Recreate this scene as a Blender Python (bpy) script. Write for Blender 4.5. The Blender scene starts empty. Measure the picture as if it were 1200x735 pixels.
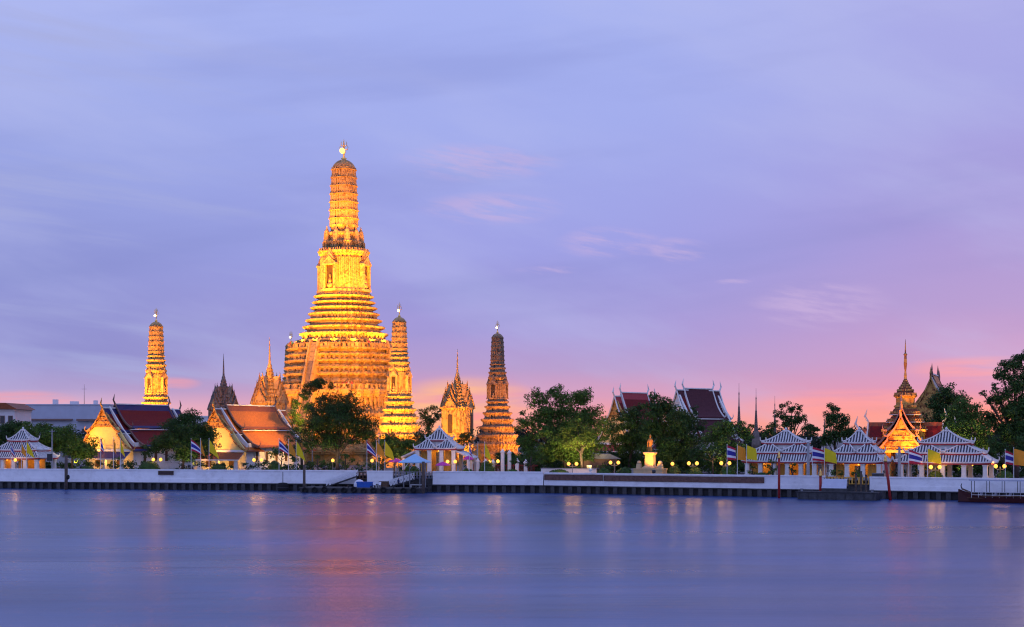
import bpy, math, random
from math import sin, cos, pi, radians as R, sqrt, atan2
from mathutils import Vector, Matrix

# ------------------------------------------------------------------ camera, sky, sun, exposure
sc = bpy.context.scene
C = sc.collection
FPX, HY, CH = 1800.0, 510.0, 10.5          # focal length and horizon of the photograph in its own pixels, eye height
cam_d = bpy.data.cameras.new('camera')
cam = bpy.data.objects.new('camera', cam_d)
C.objects.link(cam)
cam.location = (0, 0, CH)
cam.rotation_euler = (R(90), 0, 0)
cam_d.sensor_width = 36
cam_d.lens = 36 * FPX / 1200
cam_d.shift_y = (HY - 367.5) / 1200
cam_d.clip_start = 0.5
cam_d.clip_end = 20000
sc.camera = cam

world = bpy.data.worlds.new('World')
sc.world = world
world.use_nodes = True
SUN_EL, SUN_AZ = 2.0, 24.0                  # the sun has just gone, right of the temple


def lin(c):
    return tuple(((x / 255) / 12.92 if x / 255 <= .04045 else ((x / 255 + .055) / 1.055) ** 2.4) for x in c[:3]) + (1.0,)


def build_world():
    nt = world.node_tree
    N, L = nt.nodes, nt.links
    N.clear()
    out = N.new('ShaderNodeOutputWorld')
    bg = N.new('ShaderNodeBackground')
    L.new(bg.outputs[0], out.inputs[0])
    tc = N.new('ShaderNodeTexCoord')
    sep = N.new('ShaderNodeSeparateXYZ')
    L.new(tc.outputs['Generated'], sep.inputs[0])

    def math_(op, a, b=None, c=None):
        n = N.new('ShaderNodeMath'); n.operation = op
        for i, x in enumerate((a, b, c)):
            if x is None: continue
            if isinstance(x, (int, float)): n.inputs[i].default_value = x
            else: L.new(x, n.inputs[i])
        return n.outputs[0]

    def smooth(x, a, b, lo=0.0, hi=1.0):
        n = N.new('ShaderNodeMapRange'); n.interpolation_type = 'SMOOTHSTEP'
        L.new(x, n.inputs[0])
        for i, val in enumerate((a, b, lo, hi)): n.inputs[i + 1].default_value = val
        return n.outputs[0]

    def mix(f, a, b, mode='MIX'):
        n = N.new('ShaderNodeMix'); n.data_type = 'RGBA'; n.blend_type = mode
        if isinstance(f, (int, float)): n.inputs[0].default_value = f
        else: L.new(f, n.inputs[0])
        for i, x in ((6, a), (7, b)):
            if isinstance(x, tuple): n.inputs[i].default_value = x
            else: L.new(x, n.inputs[i])
        return n.outputs[2]

    def ramp(x, stops):
        n = N.new('ShaderNodeValToRGB'); cr = n.color_ramp
        cr.interpolation = 'B_SPLINE' if False else 'EASE'
        cr.interpolation = 'LINEAR'
        while len(cr.elements) < len(stops): cr.elements.new(.5)
        for e, (py, col) in zip(cr.elements, stops):
            e.position = max(0, min(1, math.atan((510 - py) / 1800) * 2)) if py is not None else 1.0
            e.color = lin(col)
        L.new(x, n.inputs[0])
        return n.outputs[0]

    az = math_('ARCTAN2', sep.outputs[0], sep.outputs[1])
    el = math_('ARCSINE', sep.outputs[2])
    # slow warp so that the bands are not ruler straight
    comb = N.new('ShaderNodeCombineXYZ')
    L.new(math_('MULTIPLY', az, 3.0), comb.inputs[0]); L.new(math_('MULTIPLY', el, 9.0), comb.inputs[1])
    wn = N.new('ShaderNodeTexNoise'); wn.inputs['Scale'].default_value = 2.2; wn.inputs['Detail'].default_value = 4
    L.new(comb.outputs[0], wn.inputs['Vector'])
    warp = math_('MULTIPLY', math_('SUBTRACT', wn.outputs[0], .5), .035)
    elw = math_('MULTIPLY', math_('ADD', el, math_('MULTIPLY', warp, smooth(el, .02, .15))), 2.0)
    left = ramp(elw, [(510, (236, 178, 178)), (478, (226, 176, 200)), (458, (176, 158, 206)), (420, (142, 142, 205)),
                      (330, (143, 149, 214)), (220, (150, 161, 225)), (110, (162, 174, 235)), (0, (170, 182, 242)), (None, (150, 168, 240))])
    mid = ramp(elw, [(510, (255, 150, 112)), (490, (248, 156, 150)), (464, (215, 154, 186)), (432, (180, 155, 206)), (390, (163, 152, 216)),
                     (300, (154, 157, 227)), (150, (160, 171, 236)), (0, (164, 177, 240)), (None, (150, 168, 240))])
    right = ramp(elw, [(510, (255, 146, 84)), (486, (248, 146, 128)), (460, (214, 146, 184)), (425, (194, 152, 202)), (360, (172, 151, 210)),
                       (270, (160, 150, 217)), (120, (162, 164, 228)), (0, (170, 172, 232)), (None, (150, 166, 238))])
    east = ramp(elw, [(510, (168, 170, 216)), (420, (172, 178, 228)), (250, (168, 180, 236)), (0, (170, 184, 242)), (None, (150, 170, 242))])
    east = mix(1.0, east, (1.4, 1.4, 1.4, 1), 'MULTIPLY')
    sky = mix(smooth(az, -.30, -.02), left, mid)
    sky = mix(smooth(az, .06, .30), sky, right)
    sky = mix(smooth(math_('ABSOLUTE', az), .9, 2.2), sky, east)

    # clouds: soft wide veils, a few brighter wisps, pink streaks low down
    def noise(sx, sy, scale, det, off=(0, 0), rough=.5, tilt=0.0):
        c = N.new('ShaderNodeCombineXYZ')
        L.new(math_('ADD', math_('MULTIPLY', az, sx), off[0]), c.inputs[0])
        L.new(math_('ADD', math_('ADD', math_('MULTIPLY', el, sy), math_('MULTIPLY', az, tilt)), off[1]), c.inputs[1])
        n = N.new('ShaderNodeTexNoise'); n.inputs['Scale'].default_value = scale; n.inputs['Detail'].default_value = det
        n.inputs['Roughness'].default_value = rough
        L.new(c.outputs[0], n.inputs['Vector'])
        return n.outputs[0]

    def spot(px, py, rx, ry):                # an elliptical window in the sky
        a0, e0 = math.atan((px - 600) / 1800), math.atan((510 - py) / 1800)
        dx = math_('DIVIDE', math_('SUBTRACT', az, a0), rx / 1800)
        dy = math_('DIVIDE', math_('SUBTRACT', el, e0), ry / 1800)
        d = math_('ADD', math_('MULTIPLY', dx, dx), math_('MULTIPLY', dy, dy))
        return smooth(d, 0, 1, 1, 0)

    veil = smooth(noise(2.4, 8, 1.6, 6, (3, 1), .55, 2.0), .42, .72)
    sky = mix(math_('MULTIPLY', veil, .42), sky, lin((182, 188, 236)))
    dark = smooth(noise(1.6, 11, 1.9, 5, (11, 4), .5, -1.2), .46, .72)
    dark = math_('MULTIPLY', dark, smooth(el, .03, .09))
    sky = mix(math_('MULTIPLY', dark, .28), sky, lin((122, 132, 200)))
    veil2 = smooth(noise(2.0, 26, 1.7, 6, (5, 7), .55, 3.0), .50, .74)
    sky = mix(math_('MULTIPLY', math_('MULTIPLY', veil2, smooth(az, -.02, -.30)), .75), sky, lin((168, 174, 222)))
    wis = smooth(noise(9, 60, 2.0, 8, (2, 9), .64, 10.0), .40, .64)
    w = None
    for s in ((715, 285, 70, 22), (790, 295, 50, 18), (575, 245, 95, 22), (640, 317, 45, 6), (560, 190, 110, 26), (860, 332, 26, 4), (960, 360, 90, 34)):
        o = spot(*s)
        w = o if w is None else math_('MAXIMUM', w, o)
    sky = mix(math_('MULTIPLY', math_('MULTIPLY', w, wis), .60), sky, lin((198, 176, 222)))
    streak = smooth(noise(7, 75, 1.9, 5, (8, 3), .5), .30, .62)
    p = None
    for s in ((205, 451, 34, 9), (545, 478, 120, 40), (1160, 436, 110, 18), (1010, 474, 150, 20), (20, 470, 75, 12)):
        o = spot(*s)
        p = o if p is None else math_('MAXIMUM', p, o)
    sky = mix(math_('MULTIPLY', math_('MULTIPLY', p, streak), .55), sky, lin((255, 158, 158)))
    glow = math_('MULTIPLY', spot(545, 480, 105, 44), smooth(noise(6, 40, 1.8, 5, (1, 5)), .34, .6))
    sky = mix(math_('MULTIPLY', glow, 1.0), sky, lin((255, 188, 140)))
    # the physical sky adds a trace of real twilight
    st = N.new('ShaderNodeTexSky'); st.sky_type = 'NISHITA'; st.sun_disc = False
    st.sun_elevation = R(SUN_EL); st.sun_rotation = R(SUN_AZ)
    sky = mix(.004, sky, st.outputs[0], 'ADD')
    sky = mix(smooth(sep.outputs[2], 0.0, -.02), sky, lin((70, 80, 130)))
    L.new(sky, bg.inputs[0])
    bg.inputs[1].default_value = 1.0


build_world()
sd = bpy.data.lights.new('sun', 'SUN')
sun = bpy.data.objects.new('sun', sd)
C.objects.link(sun)
sd.energy = .10
sd.angle = R(12)
sd.color = (1, .62, .5)
sun.rotation_euler = (R(90 - SUN_EL - 4), 0, R(180 - SUN_AZ + 0))
vs = sc.view_settings
vs.view_transform = 'Standard'
vs.look = 'None'
vs.exposure = 0.0
vs.gamma = 1.0
vs.use_curve_mapping = False
sc.cycles.use_denoising = True
sc.cycles.use_adaptive_sampling = True
sc.cycles.adaptive_threshold = .02
sc.cycles.max_bounces = 5
sc.cycles.diffuse_bounces = 2
sc.cycles.glossy_bounces = 3
sc.cycles.transmission_bounces = 2
sc.cycles.transparent_max_bounces = 4
sc.cycles.sample_clamp_indirect = 3.0
sc.cycles.use_light_tree = True
sc.cycles.filter_width = 1.15

# ------------------------------------------------------------------ where things are
LAND = 3.0


def wy(px):                                   # waterline of the quay in photo pixels
    return 572.5 + (577.8 - 572.5) * px / 637 if px < 637 else 577.8 + (587.8 - 577.8) * (px - 637) / 563


def WY(px): return CH * FPX / (wy(px) - HY)


def P(px, back):                              # a point `back` metres behind the quay, on the ray of column px
    Y = WY(px) + back
    return ((px - 600) / FPX * Y, Y)


def Zp(py, Y): return CH + (HY - py) / FPX * Y


# ------------------------------------------------------------------ materials
MAT = {}


def mat(name, col, rough=.7, var=.15, scale=1.5, metal=0.0, bump=0.0, bscale=6.0, emit=None, estr=0.0, spec=.3, dirt=None, transl=0.0, island=0.0):
    m = bpy.data.materials.new(name)
    m.use_nodes = True
    N, L = m.node_tree.nodes, m.node_tree.links
    b = N['Principled BSDF']
    b.inputs['Roughness'].default_value = rough
    b.inputs['Metallic'].default_value = metal
    b.inputs['Specular IOR Level'].default_value = spec
    c4 = tuple(col) + (1,)
    b.inputs['Base Color'].default_value = c4
    tc = N.new('ShaderNodeTexCoord')
    colour = None
    if var:
        nz = N.new('ShaderNodeTexNoise'); nz.inputs['Scale'].default_value = scale; nz.inputs['Detail'].default_value = 6
        nz.inputs['Roughness'].default_value = .62
        L.new(tc.outputs['Object'], nz.inputs['Vector'])
        mr = N.new('ShaderNodeMapRange'); L.new(nz.outputs[0], mr.inputs[0])
        mr.inputs[1].default_value = .3; mr.inputs[2].default_value = .7
        mx = N.new('ShaderNodeMix'); mx.data_type = 'RGBA'
        L.new(mr.outputs[0], mx.inputs[0])
        mx.inputs[6].default_value = tuple(x * (1 - var) for x in col) + (1,)
        mx.inputs[7].default_value = tuple(min(1, x * (1 + var)) for x in col) + (1,)
        colour = mx.outputs[2]
    if island:
        gi = N.new('ShaderNodeNewGeometry')
        hs = N.new('ShaderNodeHueSaturation')
        mr = N.new('ShaderNodeMapRange'); L.new(gi.outputs['Random Per Island'], mr.inputs[0])
        mr.inputs[3].default_value = 1 - island; mr.inputs[4].default_value = 1 + island
        L.new(mr.outputs[0], hs.inputs['Value'])
        mr2 = N.new('ShaderNodeMapRange'); L.new(gi.outputs['Random Per Island'], mr2.inputs[0])
        mr2.inputs[3].default_value = .47; mr2.inputs[4].default_value = .53
        L.new(mr2.outputs[0], hs.inputs['Hue'])
        if colour: L.new(colour, hs.inputs['Color'])
        else: hs.inputs['Color'].default_value = c4
        colour = hs.outputs[0]
    if dirt:
        dcol, amt, dsc = dirt
        mp = N.new('ShaderNodeMapping'); mp.inputs['Scale'].default_value = dsc
        L.new(tc.outputs['Object'], mp.inputs[0])
        nz = N.new('ShaderNodeTexNoise'); nz.inputs['Scale'].default_value = 1; nz.inputs['Detail'].default_value = 8; nz.inputs['Roughness'].default_value = .68
        L.new(mp.outputs[0], nz.inputs['Vector'])
        mr = N.new('ShaderNodeMapRange'); L.new(nz.outputs[0], mr.inputs[0])
        mr.inputs[1].default_value = .48; mr.inputs[2].default_value = .72; mr.inputs[4].default_value = amt
        mx = N.new('ShaderNodeMix'); mx.data_type = 'RGBA'
        L.new(mr.outputs[0], mx.inputs[0])
        if colour: L.new(colour, mx.inputs[6])
        else: mx.inputs[6].default_value = c4
        mx.inputs[7].default_value = tuple(dcol) + (1,)
        colour = mx.outputs[2]
    if colour: L.new(colour, b.inputs['Base Color'])
    if bump:
        vz = N.new('ShaderNodeTexNoise'); vz.inputs['Scale'].default_value = bscale; vz.inputs['Detail'].default_value = 5
        L.new(tc.outputs['Object'], vz.inputs['Vector'])
        bp = N.new('ShaderNodeBump'); bp.inputs['Strength'].default_value = bump; bp.inputs['Distance'].default_value = .15
        L.new(vz.outputs[0], bp.inputs['Height']); L.new(bp.outputs[0], b.inputs['Normal'])
    if emit:
        b.inputs['Emission Color'].default_value = tuple(emit) + (1,)
        b.inputs['Emission Strength'].default_value = estr
    if transl:
        tr = N.new('ShaderNodeBsdfTranslucent')
        if colour: L.new(colour, tr.inputs[0])
        else: tr.inputs[0].default_value = c4
        ms = N.new('ShaderNodeMixShader'); ms.inputs[0].default_value = transl
        L.new(b.outputs[0], ms.inputs[1]); L.new(tr.outputs[0], ms.inputs[2])
        L.new(ms.outputs[0], N['Material Output'].inputs[0])
    MAT[name] = m
    return m


def mosaic(name, a, b_, c_, sc_=1.6):
    """stucco set with broken porcelain: three colours in small cells, a grimy noise over them, rough relief"""
    m = bpy.data.materials.new(name); m.use_nodes = True
    N, L = m.node_tree.nodes, m.node_tree.links
    b = N['Principled BSDF']; b.inputs['Roughness'].default_value = .55; b.inputs['Specular IOR Level'].default_value = .35
    tc = N.new('ShaderNodeTexCoord')
    vo = N.new('ShaderNodeTexVoronoi'); vo.inputs['Scale'].default_value = sc_
    L.new(tc.outputs['Object'], vo.inputs['Vector'])
    cr = N.new('ShaderNodeValToRGB'); cr.color_ramp.interpolation = 'CONSTANT'
    e = cr.color_ramp.elements
    e[0].position = 0; e[0].color = tuple(a) + (1,)
    e[1].position = .62; e[1].color = tuple(b_) + (1,)
    x = e.new(.84); x.color = tuple(c_) + (1,)
    sp = N.new('ShaderNodeSeparateColor'); L.new(vo.outputs['Color'], sp.inputs[0]); L.new(sp.outputs[0], cr.inputs[0])
    nz = N.new('ShaderNodeTexNoise'); nz.inputs['Scale'].default_value = .35; nz.inputs['Detail'].default_value = 8; nz.inputs['Roughness'].default_value = .7
    L.new(tc.outputs['Object'], nz.inputs['Vector'])
    mr = N.new('ShaderNodeMapRange'); L.new(nz.outputs[0], mr.inputs[0]); mr.inputs[1].default_value = .35; mr.inputs[2].default_value = .65
    mr.inputs[3].default_value = .80; mr.inputs[4].default_value = 1.08
    mx = N.new('ShaderNodeMix'); mx.data_type = 'RGBA'; mx.blend_type = 'MULTIPLY'; mx.inputs[0].default_value = 1
    L.new(cr.outputs[0], mx.inputs[6]); L.new(mr.outputs[0], mx.inputs[7])
    L.new(mx.outputs[2], b.inputs['Base Color'])
    v2 = N.new('ShaderNodeTexNoise'); v2.inputs['Scale'].default_value = 2.2; v2.inputs['Detail'].default_value = 6
    L.new(tc.outputs['Object'], v2.inputs['Vector'])
    bp = N.new('ShaderNodeBump'); bp.inputs['Strength'].default_value = .45; bp.inputs['Distance'].default_value = .2
    L.new(v2.outputs[0], bp.inputs['Height']); L.new(bp.outputs[0], b.inputs['Normal'])
    MAT[name] = m


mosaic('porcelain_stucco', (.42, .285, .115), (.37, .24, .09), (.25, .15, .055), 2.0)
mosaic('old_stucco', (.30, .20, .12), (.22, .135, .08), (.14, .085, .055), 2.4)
mosaic('gilt_relief', (.52, .29, .07), (.34, .15, .035), (.18, .06, .02), 2.6)
mosaic('gilt_roof', (.36, .20, .07), (.26, .13, .045), (.15, .075, .03), 2.6)
mat('weathered_stone', (.20, .16, .14), .85, .35, 1.2, bump=.6)
mat('niche_shade', (.05, .035, .03), .9, .2)  # near-black colour stands in for the shade inside the niches
mat('gold', (.80, .52, .16), .38, .15, 3, metal=.75)
mat('dark_metal', (.035, .035, .04), .5, .3, 3)
mat('grey_metal', (.22, .23, .26), .5, .2, 3, metal=.3)
mat('white_paint', (.78, .78, .78), .55, .06, 2.0, dirt=((.30, .28, .26), .35, (1.2, 1.2, .35)))
mat('wall_white', (.84, .83, .83), .6, .04, .6, bump=.1, bscale=2, dirt=((.42, .39, .37), .42, (.35, .35, .5)))
mat('wall_grey', (.76, .75, .76), .65, .05, .6, bump=.1, bscale=2, dirt=((.38, .35, .34), .45, (.35, .35, .5)))
mat('temple_white', (.74, .72, .68), .6, .07, 1.5, dirt=((.35, .31, .27), .35, (.8, .8, .3)))
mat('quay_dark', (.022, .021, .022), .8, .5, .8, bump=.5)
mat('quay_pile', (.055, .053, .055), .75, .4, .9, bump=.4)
mat('bronze', (.55, .25, .05), .42, .2, 3, metal=.25)
mat('gable_yellow', (.72, .55, .20), .6, .06, 1.2)
mat('beacon_gold', (.6, .4, .1), .4, 0, emit=(1, .60, .14), estr=2.6)
mat('roof_maroon', (.075, .020, .026), .6, .25, 2.5, spec=.15, bump=.4, bscale=7)
mat('stone_pedestal', (.52, .38, .20), .6, .12, 2)
mat('roof_red', (.15, .013, .013), .6, .22, 2.5, spec=.12, bump=.4, bscale=7)
mat('roof_blue', (.022, .024, .10), .6, .2, 2.5, bump=.4, bscale=7)
mat('roof_orange', (.44, .13, .018), .6, .22, 2.2, bump=.4, bscale=7)
mat('roof_rust', (.22, .06, .02), .55, .22, 2.2, bump=.4, bscale=7)
mat('roof_slate', (.045, .05, .07), .5, .2, 2.5, bump=.4, bscale=7)
mat('roof_grey', (.20, .21, .25), .6, .25, 1.5, bump=.4, bscale=7)
mat('roof_under', (.12, .05, .03), .8, .2)
mat('barge_rose', (.42, .20, .15), .6, .2, 3)
mat('tile_dark', (.040, .040, .055), .5, .35, 2)
mat('tile_white', (.66, .64, .62), .6, .12, 2.5, dirt=((.22, .21, .22), .6, (1.5, 1.5, 1.5)))
mat('trim_red', (.33, .03, .035), .55, .2, 3)
mat('ochre_wall', (.66, .36, .07), .7, .12, 1.2)
mat('rose_wall', (.55, .33, .25), .7, .12, 1.2)
mat('wood_brown', (.11, .055, .03), .7, .3, 3)
mat('panel_brown', (.13, .065, .05), .6, .45, 2.2, bump=.5, bscale=3)
mat('plaque_dark', (.05, .03, .028), .5, .3, 4)
mat('glass_dark', (.02, .022, .03), .15, .1, spec=.5)
mat('canvas_blue', (.30, .50, .66), .7, .06, 2)
mat('canvas_magenta', (.55, .05, .30), .7, .08, 2)
mat('crate_blue', (.02, .10, .42), .5, .1, 2)
mat('plastic_white', (.72, .72, .74), .45, .05)
mat('rubber', (.012, .012, .013), .85, .2)
mat('pontoon_steel', (.05, .05, .055), .6, .4, 1.2, bump=.3)
mat('pontoon_deck', (.07, .065, .065), .8, .3, 1.5)
mat('shelter_panel', (.42, .44, .52), .45, .08, 1)
mat('hull_red', (.055, .012, .012), .45, .25, 1.5)
mat('post_red', (.30, .02, .018), .5, .2, 2)
mat('post_wood', (.10, .075, .06), .85, .35, 2, bump=.5)
mat('concrete', (.33, .32, .32), .8, .2, 1, bump=.2)
mat('city_wall', (.40, .42, .50), .6, .08, .2)
mat('city_white', (.66, .62, .62), .6, .08, .3)
mat('city_trim', (.20, .12, .10), .7, .1)
mat('flag_red', (.45, .02, .05), .8, .05)
mat('flag_white', (.72, .72, .74), .8, .05)
mat('flag_blue', (.04, .035, .26), .8, .05)
mat('flag_orange', (.72, .30, .03), .8, .08, transl=.3)
mat('flag_yellow', (.74, .60, .02), .8, .08, transl=.3)
mat('lamp_glass', (.40, .20, .04), .4, 0, emit=(1, .46, .07), estr=1.9)
mat('lamp_white', (.9, .8, .6), .4, 0, emit=(1, .72, .32), estr=5)
mat('lamp_dim', (.9, .7, .35), .4, 0, emit=(1, .52, .12), estr=3)
mat('bark', (.07, .05, .04), .9, .35, 3, bump=.5)
mat('barge_dark', (.17, .10, .08), .6, .3, 3)
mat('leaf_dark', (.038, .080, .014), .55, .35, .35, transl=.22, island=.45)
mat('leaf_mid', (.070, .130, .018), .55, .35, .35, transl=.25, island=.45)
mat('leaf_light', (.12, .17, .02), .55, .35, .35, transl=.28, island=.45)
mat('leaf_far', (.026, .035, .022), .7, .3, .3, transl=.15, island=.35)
mat('hedge_leaf', (.05, .10, .015), .6, .3, 1, transl=.2, island=.4)
mat('skin', (.40, .24, .16), .6, 0)
mat('hair', (.02, .016, .014), .6, 0)
for nm, col in (('shirt_white', (.65, .65, .66)), ('shirt_navy', (.03, .04, .12)), ('shirt_red', (.4, .04, .05)), ('shirt_grey', (.22, .22, .24)), ('shirt_teal', (.05, .22, .26)), ('trousers_dark', (.03, .03, .045)), ('trousers_blue', (.06, .09, .2))):
    mat(nm, col, .85, .1, 4)


# ------------------------------------------------------------------ mesh kit
class MB:
    def __init__(s):
        s.v, s.f, s.m = [], [], []

    def add(s, vs, fs, mi=0):
        o = len(s.v)
        s.v.extend(vs)
        for f in fs:
            s.f.append(tuple(i + o for i in f)); s.m.append(mi)

    def box(s, x0, x1, y0, y1, z0, z1, mi=0):
        s.add([(x0, y0, z0), (x1, y0, z0), (x1, y1, z0), (x0, y1, z0), (x0, y0, z1), (x1, y0, z1), (x1, y1, z1), (x0, y1, z1)],
              [(0, 3, 2, 1), (4, 5, 6, 7), (0, 1, 5, 4), (1, 2, 6, 5), (2, 3, 7, 6), (3, 0, 4, 7)], mi)

    def rbox(s, cx, cy, z0, z1, sx, sy, a=0.0, mi=0, tp=1.0):
        ca, sa = cos(a), sin(a); vs = []
        for z, k in ((z0, 1), (z1, tp)):
            for ux, uy in ((-1, -1), (1, -1), (1, 1), (-1, 1)):
                x, y = ux * sx * k / 2, uy * sy * k / 2
                vs.append((cx + x * ca - y * sa, cy + x * sa + y * ca, z))
        s.add(vs, [(0, 3, 2, 1), (4, 5, 6, 7), (0, 1, 5, 4), (1, 2, 6, 5), (2, 3, 7, 6), (3, 0, 4, 7)], mi)

    def loft(s, poly, prof, mi=0, cap=True, c=(0, 0)):
        n = len(poly); vs = []
        for k, z in prof:
            kx, ky = k if isinstance(k, tuple) else (k, k)
            vs += [(c[0] + x * kx, c[1] + y * ky, z) for x, y in poly]
        fs = []
        for i in range(len(prof) - 1):
            for j in range(n):
                a, b = i * n + j, i * n + (j + 1) % n
                fs.append((a, b, b + n, a + n))
        if cap:
            fs.append(tuple(range(n - 1, -1, -1)))
            o = (len(prof) - 1) * n
            fs.append(tuple(range(o, o + n)))
        s.add(vs, fs, mi)

    def lathe(s, prof, n=10, mi=0, c=(0, 0)):
        s.loft([(cos(2 * pi * i / n), sin(2 * pi * i / n)) for i in range(n)], prof, mi, True, c)

    def tube(s, pts, r, n=6, mi=0):
        pts = [Vector(p) for p in pts]; vs = []; fs = []
        rs = r if isinstance(r, (list, tuple)) else [r] * len(pts)
        for i, p in enumerate(pts):
            d = (pts[min(i + 1, len(pts) - 1)] - pts[max(i - 1, 0)])
            d = d.normalized() if d.length > 1e-9 else Vector((0, 0, 1))
            u = d.cross(Vector((0, 0, 1)) if abs(d.z) < .92 else Vector((1, 0, 0))).normalized()
            w = d.cross(u)
            for k in range(n):
                a = 2 * pi * k / n
                vs.append(tuple(p + (u * cos(a) + w * sin(a)) * rs[i]))
        for i in range(len(pts) - 1):
            for k in range(n):
                a, b = i * n + k, i * n + (k + 1) % n
                fs.append((a, a + n, b + n, b))
        fs.append(tuple(range(n))); fs.append(tuple(range(len(vs) - 1, len(vs) - n - 1, -1)))
        s.add(vs, fs, mi)

    def ball(s, c, r, n=8, m=6, mi=0):
        rx, ry, rz = r if isinstance(r, tuple) else (r, r, r)
        s.loft([(cos(2 * pi * i / n) * rx, sin(2 * pi * i / n) * ry) for i in range(n)],
               [(max(.02, sin(pi * j / m)), c[2] - cos(pi * j / m) * rz) for j in range(m + 1)], mi, True, c)

    def prism(s, poly, axis, d0, d1, mi=0):
        """poly of (a, z) extruded along axis 'x' or 'y' from d0 to d1"""
        n = len(poly)
        def pt(a, z, d): return (d, a, z) if axis == 'x' else (a, d, z)
        vs = [pt(a, z, d0) for a, z in poly] + [pt(a, z, d1) for a, z in poly]
        fs = [tuple(range(n)), tuple(range(2 * n - 1, n - 1, -1))] + [(j, j + n, (j + 1) % n + n, (j + 1) % n) for j in range(n)]
        s.add(vs, fs, mi)

    def build(s, name, mats, parent=None, smooth=False, loc=None, rot=None):
        me = bpy.data.meshes.new(name)
        me.from_pydata(s.v, [], s.f)
        for m in (mats if isinstance(mats, (list, tuple)) else [mats]): me.materials.append(MAT[m])
        me.polygons.foreach_set('material_index', s.m)
        if smooth: me.polygons.foreach_set('use_smooth', [True] * len(s.f))
        me.update()
        o = bpy.data.objects.new(name, me)
        C.objects.link(o)
        if parent: o.parent = parent
        if loc: o.location = loc
        if rot: o.rotation_euler = rot
        return o


def tag(o, label, cat, group=None, kind=None):
    if label: o['label'] = label
    if cat: o['category'] = cat
    if group: o['group'] = group
    if kind: o['kind'] = kind
    return o


def thing(name, label, cat, loc, rot=0.0, group=None):
    o = bpy.data.objects.new(name, None)
    C.objects.link(o)
    o.location = loc; o.rotation_euler = (0, 0, rot)
    o.empty_display_size = .5
    return tag(o, label, cat, group)


def copy_tree(o, parent=None):
    c = o.copy(); C.objects.link(c); c.parent = parent
    for ch in list(o.children): copy_tree(ch, c)
    return c


def dup(o, loc, rot, label, scale=None):
    c = copy_tree(o)
    c.location = loc; c.rotation_euler = (0, 0, rot); c['label'] = label
    if scale: c.scale = (scale,) * 3
    return c


def look(o, target):
    d = Vector(target) - o.location
    o.rotation_euler = d.to_track_quat('-Z', 'Y').to_euler()


def spot_lamp(parent, loc, target, power, size, col=(1, .46, .06), blend=.6, radius=.3):
    d = bpy.data.lights.new('floodlight_beam', 'SPOT')
    d.energy = power; d.spot_size = R(size); d.spot_blend = blend; d.color = col; d.shadow_soft_size = radius
    o = bpy.data.objects.new('floodlight_beam', d)
    C.objects.link(o)
    o.location = loc
    look(o, target)
    if parent:
        o.parent = parent
        o.matrix_parent_inverse = Matrix.LocRotScale(parent.location, parent.rotation_euler, None).inverted()
    return o


def point_lamp(parent, loc, power, col=(1, .55, .14), radius=.15):
    d = bpy.data.lights.new('bulb', 'POINT')
    d.energy = power; d.color = col; d.shadow_soft_size = radius
    o = bpy.data.objects.new('bulb', d)
    C.objects.link(o)
    o.location = loc; o.parent = parent
    return o


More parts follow.
